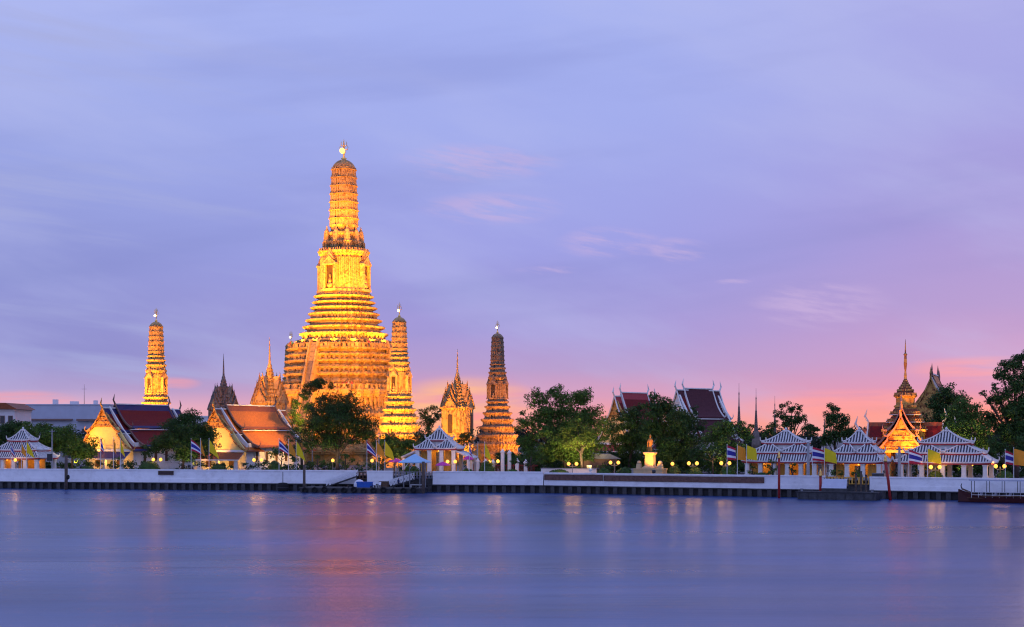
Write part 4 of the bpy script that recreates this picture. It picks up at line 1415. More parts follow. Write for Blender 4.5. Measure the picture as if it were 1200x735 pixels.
T('tall airy tree with loose tufts before the steep prang staircase', 354, 42, [(367, 453, 11, 9), (357, 463, 8, 7), (377, 447, 7, 6), (348, 474, 7, 7), (360, 478, 9, 7), (345, 489, 8, 7), (389, 452, 4, 6), (352, 500, 9, 9)], 'leaf_dark', seed=15, name='slender_tree', sub=9, dens=.9, trunk=.25)
T('dark rounded tree just left of the pale blue canopy, below the prang base', 462, 20, [(458, 517, 16, 12), (475, 522, 12, 11), (446, 522, 11, 10), (466, 532, 20, 8), (486, 524, 9, 9)], 'leaf_mid', seed=16, name='round_tree')
T('small dark tree behind the white roof of the canopy side pavilion', 498, 24, [(490, 518, 10, 10), (504, 512, 10, 12), (520, 522, 12, 12), (547, 513, 9, 12), (538, 522, 9, 10)], 'leaf_dark', seed=17, name='round_tree')
T('distant bare-topped tree in pink sky between two prangs', 502, 150, [(497, 484, 7, 9), (507, 478, 7, 5), (513, 489, 8, 7), (503, 494, 11, 8), (516, 481, 4, 3)], 'leaf_dark', seed=18, name='airy_tree', dens=.6, size=.5, sub=7)
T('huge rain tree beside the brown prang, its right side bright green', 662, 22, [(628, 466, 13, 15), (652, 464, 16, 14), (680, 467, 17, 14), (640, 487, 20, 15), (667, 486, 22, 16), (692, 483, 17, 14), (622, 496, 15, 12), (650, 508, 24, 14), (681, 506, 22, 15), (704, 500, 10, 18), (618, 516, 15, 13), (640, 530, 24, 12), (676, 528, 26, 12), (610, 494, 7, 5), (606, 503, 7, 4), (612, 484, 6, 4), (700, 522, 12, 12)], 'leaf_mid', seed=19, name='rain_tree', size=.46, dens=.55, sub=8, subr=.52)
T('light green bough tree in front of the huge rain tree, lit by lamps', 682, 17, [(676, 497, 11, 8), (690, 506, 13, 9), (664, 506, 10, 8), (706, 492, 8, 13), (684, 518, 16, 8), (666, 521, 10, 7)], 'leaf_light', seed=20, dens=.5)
T('dark tree before the bright red roofed hall', 738, 30, [(738, 498, 16, 18), (722, 506, 12, 16), (750, 484, 10, 10), (735, 520, 22, 14), (752, 508, 12, 18), (726, 488, 7, 8)], 'leaf_dark', seed=21)
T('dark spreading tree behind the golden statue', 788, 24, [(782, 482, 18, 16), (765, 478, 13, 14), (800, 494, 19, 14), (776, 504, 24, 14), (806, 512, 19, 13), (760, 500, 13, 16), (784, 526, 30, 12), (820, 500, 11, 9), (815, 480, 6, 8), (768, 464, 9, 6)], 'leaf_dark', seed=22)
T('wide flat-topped green tree below the white viharn', 852, 20, [(844, 507, 17, 10), (864, 505, 15, 9), (832, 513, 12, 8), (876, 512, 10, 9), (852, 499, 14, 6), (848, 522, 20, 8), (868, 496, 8, 5), (880, 500, 5, 5)], 'leaf_mid', seed=23, name='flat_topped_tree')
T('dark undergrowth tree behind the three flags left of the wide pavilion', 836, 16, [(824, 528, 14, 9), (846, 532, 14, 9), (866, 530, 10, 12), (812, 532, 10, 8)], 'leaf_dark', seed=24, name='round_tree')
T('clumpy tree with upright tufts behind the wide pavilion', 928, 34, [(914, 487, 8, 8), (928, 478, 7, 9), (940, 490, 8, 8), (906, 500, 9, 7), (926, 496, 12, 10), (945, 500, 8, 7), (953, 506, 8, 7), (938, 478, 4, 5), (916, 478, 4, 4), (902, 508, 9, 6)], 'leaf_dark', seed=25, name='clumpy_tree', sub=8, dens=.9)
T('upright tree with dense top between the two right pavilions', 978, 34, [(976, 484, 10, 10), (984, 494, 11, 11), (972, 494, 8, 9), (990, 506, 11, 10), (978, 512, 14, 10), (968, 516, 8, 8), (996, 515, 10, 8)], 'leaf_dark', seed=26, name='upright_tree', sub=9, dens=.9)
T('dark dense tree right of the tall gold gabled hall', 1100, 38, [(1100, 472, 13, 14), (1112, 463, 15, 12), (1124, 474, 13, 16), (1104, 490, 16, 18), (1120, 494, 18, 18), (1088, 496, 7, 14)], 'leaf_dark', seed=27)
T('lighter green tree with bright tufts behind the rightmost pavilion', 1132, 22, [(1122, 488, 15, 14), (1140, 484, 14, 13), (1130, 474, 13, 8), (1150, 500, 14, 14), (1126, 504, 20, 14), (1148, 520, 18, 14), (1112, 494, 9, 12)], 'leaf_mid', seed=28, name='tufted_tree')
T('tall dark tree with spreading top at the right frame edge', 1190, 26, [(1188, 428, 16, 10), (1202, 420, 14, 9), (1176, 440, 13, 9), (1190, 456, 17, 13), (1206, 444, 15, 14), (1170, 468, 12, 12), (1192, 482, 22, 16), (1164, 492, 13, 12), (1184, 508, 24, 14), (1160, 470, 6, 6), (1152, 462, 5, 4), (1210, 470, 16, 20), (1166, 452, 5, 4), (1205, 500, 16, 16)], 'leaf_dark', seed=29, name='tall_tree', dens=.7, sub=9)
T('dark tree low behind the ferry boat at the right frame edge', 1176, 14, [(1168, 524, 14, 10), (1186, 528, 14, 10), (1204, 522, 14, 14), (1160, 534, 10, 8)], 'leaf_dark', seed=30, name='round_tree')
T('tree with lamp lit lower leaves between red roofed hall and large prang tree', 330, 24, [(332, 528, 10, 8), (322, 532, 8, 8), (345, 534, 9, 8)], 'leaf_mid', seed=31, name='round_tree')


def bush(label, px, back, rw, rh, leaf='hedge_leaf', seed=1, zoff=0.0, group='clipped bushes along the embankment'):
    rng = random.Random(seed)
    x, y = P(px, back); k = y / FPX
    t = thing('clipped_bush', label, 'bush', (x, y, LAND), 0, group)
    m = MB(); R_ = rw * k; H = rh * k
    for _ in range(int(380 * max(.6, R_ * H / 3))):
        u = rng.uniform(-.1, 1); a = rng.uniform(0, 2 * pi); q = sqrt(max(0, 1 - u * u))
        c = Vector((R_ * q * cos(a), R_ * .8 * q * sin(a), .3 + zoff + u * H)) * 1.0
        nn = Vector((q * cos(a), q * sin(a), u)) + Vector((rng.gauss(0, .35), rng.gauss(0, .35), rng.gauss(0, .35))); nn.normalize()
        t1 = nn.cross(Vector((rng.gauss(0, 1), rng.gauss(0, 1), rng.gauss(0, 1)))); t1.normalize(); t2 = nn.cross(t1)
        s = rng.uniform(.22, .4)
        o = len(m.v)
        m.v += [tuple(c - t1 * s * .5), tuple(c + t2 * s * .4), tuple(c + t1 * s * .5), tuple(c - t2 * s * .4)]
        m.f.append((o, o + 1, o + 2, o + 3)); m.m.append(0)
    m.ball((0, 0, .3 + zoff), (R_ * .9, R_ * .72, H * .93), 10, 6)
    m.build('foliage', leaf, t)
    m = MB(); m.tube([(0, 0, -.1), (0, 0, .6 + zoff)], .12, 6); m.build('stem', 'bark', t)
    return t


BUSHES = [
    (175, 4, 13, 13, 'round clipped bush under the lamp pair before the red roofed hall', 'hedge_leaf'),
    (102, 4, 9, 7, 'low dark clipped bush under the bright yellow gable', 'leaf_mid'),
    (256, 4, 11, 9, 'low round clipped bush right of the yellow pennant under the broad tree', 'hedge_leaf'),
    (322, 4, 9, 14, 'taller clipped bush beside the white windowed hall wall', 'leaf_mid'),
    (548, 4, 7, 6, 'dark clipped bush right of the magenta parasol', 'leaf_mid'),
    (571, 5, 10, 15, 'clipped bush glowing green under the lamp beside the brown prang', 'leaf_mid'),
    (600, 4, 8, 6, 'small dark bush before the white prang fence pillars', 'leaf_mid'),
    (708, 5, 9, 8, 'rounded yellow-green bush left of the lamp pair near the statue', 'hedge_leaf'),
    (733, 6, 11, 9, 'rounded green bush between lamp pair and statue pedestal', 'hedge_leaf'),
    (815, 5, 9, 10, 'dark bush directly under the lamp pair right of the statue', 'leaf_mid'),
    (790, 5, 8, 11, 'loose lamp lit orange-green bush right beside the statue', 'leaf_light'),
    (853, 6, 10, 12, 'bush behind the striped flag left of the wide pavilion', 'leaf_mid'),
    (893, 3, 9, 5, 'low dark bush before the first white columns of the wide pavilion', 'leaf_dark'),
    (1010, 6, 6, 6, 'little bush before the curtains of the narrow pavilion', 'leaf_mid'),
    (1096, 5, 9, 9, 'lamp lit bush inside view of the open rightmost pavilion', 'leaf_light'),
    (1178, 5, 11, 10, 'dark bush under the lamp pair behind the ferry boat', 'leaf_mid'),
    (655, 5, 12, 6, 'low bush left of the lamp pair under the huge rain tree', 'leaf_mid'),
    (482, 5, 11, 9, 'dark bush beside the pale blue canopy and magenta parasol', 'leaf_mid')]
for i, (px, bk, rw, rh, lab, lf) in enumerate(BUSHES): bush(lab, px, bk, rw, rh, lf, 50 + i)


def bonsai(label, px, back, pads, seed):
    """cloud pruned tree: bare limbs carrying separate pads of foliage"""
    rng = random.Random(seed)
    x, y = P(px, back); k = y / FPX
    t = thing('cloud_pruned_tree', label, 'tree', (x, y, LAND), 0, 'cloud pruned trees on the embankment')
    B = [((a - px) * k, rng.uniform(-.4, .4), Zp(b, y) - LAND, w * k, w * k * .9, h * k) for a, b, w, h in pads]
    m = MB(); leaves(m, rng, B, .30, .8, 6, .5); m.build('crown', 'leaf_mid', t)
    m = MB()
    top = max(b[2] for b in B)
    m.tube([(0, 0, -.1), (.15, 0, top * .3), (-.1, .05, top * .6), (.05, 0, top * .85)], [.16, .13, .1, .06], 7)
    for b in B: m.tube([(0, 0, b[2] * .55), (b[0] * .5, b[1] * .5, b[2] * .8), (b[0], b[1], b[2] - b[5] * .3)], [.09, .07, .04], 5)
    m.build('trunk', 'bark', t, True)


bonsai('cloud pruned tree left of the huge rain tree, wide with bright pads', 622, 7, [(612, 537, 9, 4), (624, 531, 10, 4), (637, 536, 8, 4), (604, 541, 6, 3), (632, 542, 10, 3), (618, 545, 7, 3)], 71)
bonsai('cloud pruned tree before the first yellow panel of the wide pavilion', 905, 4, [(905, 541, 5, 3), (900, 546, 5, 2.5), (910, 549, 5, 2.5), (904, 553, 6, 2.5)], 72)
bonsai('cloud pruned tree before the second yellow panel of the wide pavilion', 928, 4, [(929, 544, 4, 2.5), (926, 549, 4, 2), (931, 552, 4, 2)], 73)
bonsai('cloud pruned tree with black and white trunk beneath the great round tree', 405, 5, [(405, 533, 6, 4), (412, 540, 5, 3), (399, 541, 5, 3), (406, 546, 6, 2.5)], 74)
bonsai('cloud pruned tree at the corner of the wide pavilion near the two flags', 882, 4, [(882, 548, 4, 2.5), (879, 553, 5, 2.5), (885, 555, 4, 2)], 75)
bonsai('cloud pruned tree against the lamp glow under the flags by the blue box', 448, 5, [(446, 538, 5, 3), (452, 543, 4, 2.5), (442, 544, 4, 2.5), (448, 548, 5, 2)], 76)
bonsai('cloud pruned tree against glowing doors below the bright yellow gable', 135, 5, [(133, 541, 5, 3), (140, 536, 5, 3), (128, 545, 4, 2), (138, 546, 5, 2)], 77)
bonsai('cloud pruned tree beside the lamp before the great round tree', 372, 5, [(372, 535, 5, 3), (378, 541, 4, 2.5), (367, 543, 4, 2.5)], 78)

# the far bank wood and town edge behind everything, one unbroken dark mass
fm = MB(); rng = random.Random(5)
for i in range(170):
    X = rng.uniform(-330, 330); Yf = 640 + rng.uniform(-30, 60)
    h = rng.uniform(7, 12)
    leaves(fm, rng, [(X, Yf, LAND + h * .5, rng.uniform(4, 8), 4, h * .55)], 1.5, .5, 4, .5)
tag(fm.build('far_trees', 'leaf_far'), None, None, kind='stuff')

# hedge line behind the wall in the shade of the trees
hm = MB(); rng = random.Random(6)
for i in range(150):
    px = rng.uniform(-20, 1220)
    if 500 < px < 535 or 870 < px < 965: continue
    x, y = P(px, rng.uniform(18, 30))
    leaves(hm, rng, [(x, y, LAND + 1.0, 1.6, 1.2, 1.2)], .5, .6, 4, .5)
for i in range(130):
    px = rng.choice((rng.uniform(690, 880), rng.uniform(690, 880), rng.uniform(585, 700), rng.uniform(1120, 1230)))
    x, y = P(px, rng.uniform(30, 44))
    leaves(hm, rng, [(x, y, LAND + 2.0, 2.4, 1.6, 2.2)], .55, .6, 5, .5)
tag(hm.build('undergrowth', 'leaf_dark'), None, None, kind='stuff')


# ------------------------------------------------------------------ lamp posts
def make_lamp(pair=True):
    t = thing('lamp_post', 'x', 'lamp post', (0, 0, LAND), 0, 'globe lamp posts along the embankment')
    m = MB(); m.lathe([(.16, 0), (.16, .25), (.09, .35), (.06, 1.0), (.05, 2.25), (.09, 2.3), (.03, 2.6)], 8); m.build('post', 'grey_metal', t, True)
    xs = (-.72, .72) if pair else (0,)
    if pair:
        m = MB(); m.tube([(-.72, 0, 2.32), (-.45, 0, 2.12), (0, 0, 2.2), (.45, 0, 2.12), (.72, 0, 2.32)], .045, 6); m.build('arm', 'grey_metal', t)
    for x in xs:
        g = MB(); g.ball((x, 0, 2.66), .33, 10, 8); g.build('globe', 'lamp_glass', t, True)
        c = MB(); c.lathe([(.12, 2.28), (.14, 2.36), (.1, 2.40)], 8, 0, (x, 0)); c.build('globe_seat', 'grey_metal', t)
        point_lamp(t, (x, -.05, 3.25), 60, (1, .46, .08), .3)
        point_lamp(t, (x, -.62, 2.5), 50, (1, .46, .08), .3)
    return t


LP, LS = make_lamp(True), make_lamp(False)
first = {True: LP, False: LS}
for px, bk, pair, dz, lab in (
        (184, 5, True, .45, 'double globe lamp post above the round bush by the red roofed hall'),
        (302, 5, True, .45, 'double globe lamp post in front of the white wall of the orange roofed hall'),
        (390, 6, False, .4, 'single globe lamp post glowing under the great round tree'),
        (436, 5, False, .4, 'single globe lamp post left of the flags near the blue box'),
        (467, 7, False, .35, 'single globe lamp post behind the yellow pennant by the magenta parasol'),
        (529, 4, True, .3, 'double globe lamp post before the pavilion beside the pale blue canopy'),
        (579, 6, True, .35, 'double globe lamp post between the brown prang and the yellow-green flag'),
        (671, 4, True, .0, 'double globe lamp post under the huge rain tree'),
        (720, 9, True, .2, 'double globe lamp post left of the statue beside the yellow-green bush'),
        (788, 7, False, .1, 'single globe lamp post just right of the statue'),
        (812, 5, True, .25, 'double globe lamp post right of the statue above the dark bush'),
        (850, 9, True, .25, 'double globe lamp post behind the striped flag left of the wide pavilion'),
        (1096, 3, True, .0, 'double globe lamp post seen through the open rightmost pavilion'),
        (1172, 7, True, .15, 'double globe lamp post behind the ferry boat near the striped flag'),
        (18, 3, False, .3, 'single globe lamp post at the column of the far left pavilion')):
    x, y = P(px, bk)
    o = first[pair]
    if o['label'] == 'x': o.location = (x, y, LAND + dz - .4); o['label'] = lab
    else: dup(o, (x, y, LAND + dz - .4), 0, lab)


# ------------------------------------------------------------------ flags
def flag_mesh(name, kind, L_, H, droop, swing, seed, parent, z):
    """cloth hanging from the pole; droop 0 flies, 1 hangs as a folded triangle"""
    rng = random.Random(seed); ph = rng.uniform(0, 6)
    m = MB(); nu, nv = 10, 6
    ys = [0, 1 / 6, 2 / 6, 4 / 6, 5 / 6, 1] if kind == 'striped' else [i / 5 for i in range(6)]
    vs = []
    for i in range(nu + 1):
        u = i / nu
        for v in ys:
            x = u * L_ * (1 - droop * .62 * (1 - v * .15)) * (1 - .25 * droop * (1 - v))
            zz = z - v * H * (1 - .10 * u) - (u ** 1.25) * L_ * droop * .92 * (1 - .25 * v)
            yy = sin(u * 5 + ph + v * 1.2) * .13 * (.3 + u) + swing * u * .4
            vs.append((x, yy, zz))
    n = len(ys)
    fs, ms = [], []
    cols = [0, 1, 2, 1, 0] if kind == 'striped' else [0] * 5
    for i in range(nu):
        for j in range(n - 1):
            m.add([vs[i * n + j], vs[(i + 1) * n + j], vs[(i + 1) * n + j + 1], vs[i * n + j + 1]], [(0, 1, 2, 3)], cols[j])
    return m.build('flag_cloth', {'striped': ['flag_red', 'flag_white', 'flag_blue'], 'orange': ['flag_orange'], 'yellow': ['flag_yellow']}[kind], parent, False)


def flag(px, back, py_top, kind, droop, label, L_=2.6, H=1.7, seed=1, yaw=0.0):
    x, y = P(px, back); zt = Zp(py_top, y) - LAND
    t = thing('flag', label, 'flag', (x, y, LAND), yaw, 'flags along the river wall')
    m = MB(); m.tube([(0, 0, 0), (0, 0, zt + .12)], [.05, .035], 6); m.ball((0, 0, zt + .16), .07, 6, 4); m.build('flagpole', 'plastic_white', t)
    flag_mesh('flag_cloth', kind, L_, H, droop, 0, seed, t, zt)


FL = {'striped': 'red white and blue striped flag', 'orange': 'plain orange flag', 'yellow': 'plain yellow flag'}
for i, (px, top, kind, dr, where, L_, H) in enumerate((
        (13, 519, 'striped', .95, 'hanging limp before the far left pavilion', 1.5, 2.0),
        (25, 518, 'orange', .9, 'hanging limp before the far left pavilion', 1.9, 2.0),
        (31, 518, 'yellow', .75, 'drooping before the far left pavilion next to the utility pole', 2.2, 2.0),
        (118, 513, 'striped', 1.0, 'hanging limp under the bright yellow gable', 1.2, 2.3),
        (133, 514, 'orange', 1.0, 'hanging limp under the bright yellow gable', 1.2, 2.3),
        (141, 515, 'yellow', .97, 'hanging narrow under the bright yellow gable', 1.6, 2.3),
        (224, 515, 'striped', .55, 'before the trunk of the broad tree between the halls', 2.5, 2.0),
        (235, 515, 'orange', .97, 'before the trunk of the broad tree between the halls', 1.5, 2.2),
        (245, 515, 'yellow', .75, 'before the bush between the halls', 2.9, 2.2),
        (327, 515, 'striped', .62, 'before the white wall of the orange roofed hall', 2.6, 1.9),
        (338, 516, 'orange', .75, 'right of the orange roofed hall, middle of its three flags', 2.4, 2.2),
        (347, 517, 'yellow', .75, 'beside the tall mooring post at the left end of the large pontoon', 2.6, 2.4),
        (430, 517, 'striped', .7, 'above the blue box of the large pontoon', 2.6, 1.9),
        (441, 517, 'orange', .7, 'above the large pontoon beside the dark rounded tree', 2.6, 2.2),
        (451, 517, 'yellow', .7, 'left of the pale blue canopy', 2.6, 2.4),
        (550, 520, 'striped', 1.0, 'hanging limp between pavilion and brown prang', 1.2, 1.8),
        (560, 519, 'orange', 1.0, 'hanging as a thin twist left of the brown prang', 1.3, 2.4),
        (568, 519, 'yellow', .85, 'before the stepped base of the brown prang', 2.1, 2.3),
        (852, 522, 'striped', .30, 'first of the three flags left of the wide pavilion', 1.6, 2.3),
        (864, 522, 'orange', .34, 'middle of the three flags left of the wide pavilion', 1.6, 2.3),
        (875, 522, 'yellow', .32, 'overlapping the left corner of the wide pavilion roof', 1.9, 2.2),
        (952, 524, 'striped', .26, 'flying in the gap between wide and narrow pavilion', 2.3, 2.1),
        (966, 525, 'yellow', .34, 'flying over the roof corner of the narrow pavilion', 2.3, 2.1),
        (1065, 527, 'striped', .30, 'at the left roof edge of the open rightmost pavilion', 2.3, 2.0),
        (1087, 526, 'yellow', .32, 'flying before the open rightmost pavilion roof', 2.3, 2.0),
        (1178, 528, 'striped', .35, 'flying behind the ferry boat', 2.2, 2.0),
        (1188, 526, 'orange', .25, 'flying at the right frame edge behind the ferry boat', 2.8, 2.4))):
    flag(px, 1.4, top, kind, dr, FL[kind] + ' ' + where, L_ * 1.18, H * 1.08, 80 + i, random.Random(i).uniform(-.25, .1))


# ------------------------------------------------------------------ people
def skin_body(name, J, E, mats, face_mat, sub=2):
    """one continuous body grown over a skeleton of joints; J = (x, y, z, radius)"""
    me = bpy.data.meshes.new(name)
    me.from_pydata([j[:3] for j in J], E, [])
    o = bpy.data.objects.new(name, me); C.objects.link(o)
    md = o.modifiers.new('Skin', 'SKIN'); md.use_smooth_shade = True
    for i, j in enumerate(J):
        sv = me.skin_vertices[0].data[i]
        sv.radius = (j[3], j[3]); sv.use_root = (i == 0)
    ss = o.modifiers.new('Sub', 'SUBSURF'); ss.levels = sub; ss.render_levels = sub
    dg = bpy.context.evaluated_depsgraph_get()
    m2 = bpy.data.meshes.new_from_object(o.evaluated_get(dg))
    m2.name = name
    o.modifiers.clear()
    for m in mats: m2.materials.append(MAT[m])
    for p in m2.polygons: p.material_index = face_mat(p.center)
    o.data = m2
    return o


def stand_joints(arm=.10, lean=0.0, step=.09):
    J = [(0, 0, .95, .125), (0, -.0, 1.15, .115), (0, 0, 1.36, .135), (0, 0, 1.50, .06), (0, -.02, 1.60, .085), (0, -.01, 1.70, .085)]
    E = [(0, 1), (1, 2), (2, 3), (3, 4), (4, 5)]
    for s in (-1, 1):
        b = len(J)
        J += [(s * .17, 0, 1.40, .055), (s * (.24 + arm * .3), .02, 1.14, .045), (s * (.25 + arm), -.06, .90, .034), (s * (.25 + arm), -.09, .80, .036)]
        E += [(2, b), (b, b + 1), (b + 1, b + 2), (b + 2, b + 3)]
        b = len(J)
        J += [(s * .10, 0, .86, .085), (s * .11, s * step * .5, .50, .062), (s * .12, s * step, .10, .045), (s * .13, s * step - .14, .04, .04)]
        E += [(0, b), (b, b + 1), (b + 1, b + 2), (b + 2, b + 3)]
    return J, E


J_, E_ = stand_joints()
person0 = skin_body('person', J_, E_, ['shirt_white', 'trousers_dark', 'skin', 'hair'],
                    lambda c: 3 if c.z > 1.66 or (c.z > 1.58 and c.y > .02) else 2 if c.z > 1.47 or (abs(c.x) > .24 and c.z < 1.08 and c.z > .7) else 0 if c.z > .93 else 1, 1)
person0['_free'] = 1
SH = ['shirt_white', 'shirt_navy', 'shirt_red', 'shirt_grey', 'shirt_teal']
TR = ['trousers_dark', 'trousers_blue']


def person(loc, rot, label, i, group=None, scale=1.0):
    o = person0 if '_free' in person0 else person0.copy()
    if '_free' in person0: del person0['_free']
    else: C.objects.link(o)
    for k, mm in ((0, SH[i % 5]), (1, TR[i % 2])):
        o.material_slots[k].link = 'OBJECT'; o.material_slots[k].material = MAT[mm]
    o.location = loc; o.rotation_euler = (0, 0, rot); o.scale = (scale,) * 3
    tag(o, label, 'person', group)


rng = random.Random(9)
cr, sr = cos(ROT), sin(ROT)
def on_prang(x, y, z): return (CX + x * cr - y * sr, CY + x * sr + y * cr, LAND + z)
n = 0
for i in range(16):
    x = rng.uniform(-.62, .62) * AT2; y = -AT2 * (.90 if abs(x) > AT2 * .3 else .94)
    if abs(x) < 1.8: continue
    person(on_prang(x, y + rng.uniform(-.1, .4), Z2 + .05), ROT + rng.uniform(-1, 1), 'visitor standing on the upper front terrace of the great prang', i, 'visitors on the upper prang terrace')
for i in range(6):
    y = rng.uniform(-.6, .1) * AT2
    person(on_prang(AT2 * .90, y, Z2 + .05), ROT + pi / 2 + rng.uniform(-1, 1), 'visitor on the upper right side terrace of the great prang', i + 2, 'visitors on the upper right prang terrace')
for i in range(14):
    x = rng.uniform(-.7, .7) * AT1; y = -AT1 * .86
    if abs(x) < 2.5: continue
    person(on_prang(x, y + rng.uniform(-.3, .6), Z1 + .05), ROT + rng.uniform(-1, 1), 'visitor standing on the lower front terrace of the great prang', i + 1, 'visitors on the lower prang terrace')


# ------------------------------------------------------------------ statue on its lit pedestal
def statue():
    x, y = P(762, 4.5)
    b = thing('statue_pedestal', 'glowing tiered stone pedestal under the golden statue', 'pedestal', (x, y, LAND), WR)
    m = MB()
    m.box(-2.7, 2.7, -1.3, 1.3, 0, 1.35); m.box(-2.8, 2.8, -1.4, 1.4, 1.35, 1.55)
    m.build('base', 'stone_pedestal', b)
    m = MB()
    sq = [(-1, -1), (1, -1), (1, 1), (-1, 1)]
    m.loft(sq, [(1.15, 1.55), (1.15, 1.75), (.85, 1.95), (.78, 2.1), (.72, 3.9), (.85, 4.1), (.98, 4.2), (.98, 4.4), (.7, 4.5)])
    m.build('plinth', 'stone_pedestal', b)
    for s in (-1, 1):
        m = MB(); m.rbox(s * 2.0, -.3, 1.555, 2.4, .9, .9, 0, 0, .8); m.ball((s * 2.0, -.3, 2.6), (.42, .42, .35), 8, 5); m.build('corner_ornament', 'stone_pedestal', b)
    J, E = stand_joints(arm=.02, step=.05)
    # right hand raised to a sword at the chest, long robe
    J = [list(j) for j in J]
    o = skin_body('statue', [tuple(j) for j in J], E, ['bronze'], lambda c: 0, 2)
    o.location = (x, y, LAND + 4.5); o.rotation_euler = (0, 0, WR); o.scale = (1.9, 1.9, 1.62)
    tag(o, 'golden bronze standing figure in long robe on the lit pedestal', 'statue')
    r = MB()
    r.lathe([(.15, .04), (.21, .10), (.15, .5), (.15, .9), (.17, 1.0), (.19, 1.3), (.13, 1.44)], 12, 0)
    r.build('robe', 'bronze', o, True)
    h = MB(); h.lathe([(.10, 1.72), (.11, 1.76), (.07, 1.84), (.03, 1.92), (.005, 2.02)], 10); h.build('crown', 'bronze', o, True)
    s = MB(); s.tube([(-.26, -.14, .05), (-.22, -.14, .95)], .025, 6); s.rbox(-.22, -.14, .95, 1.1, .06, .06); s.build('sword', 'bronze', o)
    c = thing('stone_cabinet', 'small grey-white stone block left of the statue pedestal', 'block', (P(747, 4.2)[0], P(747, 4.2)[1], LAND), WR)
    m = MB(); m.box(-.9, .9, -.6, .6, 0, 1.3); m.box(-1.0, 1.0, -.7, .7, 1.303, 1.5); m.build('block_body', 'concrete', c)
    m = MB(); m.box(-.4, .4, -.66, -.603, .3, 1.1); m.build('panel', 'city_wall', c)
    return x, y


STX, STY = statue()


# ------------------------------------------------------------------ large pontoon with gangways and canopy
def quay_thing(name, label, cat, px, back, z=0.0, group=None, px_rot=None):
    x, y = P(px, back)
    return thing(name, label, cat, (x, y, z), WL if px < 637 else WR, group)


def tyre(mb, c, r, w, axis='y'):
    n = 14; vs = []; fs = []
    for i in range(n):
        a = 2 * pi * i / n
        for j in range(6):
            b = 2 * pi * j / 6
            rr = r + w * cos(b); yy = w * sin(b)
            vs.append((c[0] + rr * cos(a), c[1] + yy, c[2] + rr * sin(a)) if axis == 'y' else (c[0] + yy, c[1] + rr * cos(a), c[2] + rr * sin(a)))
    for i in range(n):
        for j in range(6):
            fs.append((i * 6 + j, i * 6 + (j + 1) % 6, ((i + 1) % n) * 6 + (j + 1) % 6, ((i + 1) % n) * 6 + j))
    mb.add(vs, fs)


kp = WY(425) / FPX
W1 = (497 - 355) * kp
p1 = quay_thing('landing_pontoon', 'large dark steel pontoon with tyre fenders below the great prang', 'pontoon', 426, -5.0)
m = MB(); m.box(-W1 / 2, W1 / 2, -2.6, 2.6, -.4, .75); m.build('hull', 'pontoon_steel', p1)
m = MB(); m.box(-W1 / 2 - .15, W1 / 2 + .15, -2.75, 2.75, .753, .95); m.build('deck', 'pontoon_deck', p1)
tm = MB(); tyre(tm, (0, 0, 0), .42, .17)
t0 = None
for i in range(12):
    x = -W1 / 2 + 1.0 + i * (W1 - 2.0) / 11
    if t0 is None: t0 = tm.build('tyre_fender', 'rubber', p1, True, loc=(x, -2.86, .42))
    else: c = t0.copy(); C.objects.link(c); c.parent = p1; c.location = (x, -2.86, .36 + .12 * (i % 3))
m = MB()
for i in range(6): m.lathe([(.14, .953), (.14, 1.2), (.2, 1.22), (.2, 1.3)], 8, 0, (-W1 / 2 + .6 + i * (W1 - 1.2) / 5, -2.3))
m.build('bollard_row', 'dark_metal', p1)


def rail(mb, pts, h, posts=6, mids=1, r=.035):
    """handrail along a polyline of points, with posts and middle rails"""
    P_ = [Vector(p) for p in pts]
    for k in range(mids + 1):
        z = h * (k + 1) / (mids + 1)
        mb.tube([tuple(p + Vector((0, 0, z))) for p in P_], r, 5)
    for a, b in zip(P_[:-1], P_[1:]):
        for i in range(posts + 1):
            p = a.lerp(b, i / posts)
            mb.tube([tuple(p), tuple(p + Vector((0, 0, h)))], r * .9, 5)


def gangway(label, px0, px1, z0, z1, back, hatch=True):
    """sloping bridge with lattice sides between pontoon and quay"""
    xa, ya = P(px0, back); xb, yb = P(px1, back)
    A = Vector((xa, ya)); B = Vector((xb, yb)); d = B - A; L_ = d.length
    t = thing('gangway', label, 'gangway', (xa, ya, 0), atan2(d.y, d.x), 'gangways of the large pontoon')
    m = MB()
    m.add([(0, -.75, z0), (L_, -.75, z1), (L_, .75, z1), (0, .75, z0), (0, -.75, z0 - .18), (L_, -.75, z1 - .18), (L_, .75, z1 - .18), (0, .75, z0 - .18)], [(0, 1, 2, 3), (7, 6, 5, 4), (0, 4, 5, 1), (1, 5, 6, 2), (2, 6, 7, 3), (3, 7, 4, 0)])
    m.build('walkway', 'pontoon_steel', t)
    for s in (-1, 1):
        m = MB()
        rail(m, [(0, s * .72, z0), (L_, s * .72, z1)], 1.15, 7, 2, .05)
        if hatch:
            for i in range(7):
                a = i / 7; b = (i + 1) / 7
                m.tube([(L_ * a, s * .72, z0 + (z1 - z0) * a), (L_ * b, s * .72, z0 + (z1 - z0) * b + 1.15)], .07, 5)
                m.tube([(L_ * b, s * .72, z0 + (z1 - z0) * b), (L_ * a, s * .72, z0 + (z1 - z0) * a + 1.15)], .07, 5)
        m.build('railing', 'plastic_white', t)
    return t


gangway('white railed gangway rising right to the quay, left one of the pontoon', 384, 418, 1.0, 2.9, -1.3)
gangway('white railed gangway beside the pale blue canopy, right one of the pontoon', 456, 484, 1.0, 2.3, -1.6)


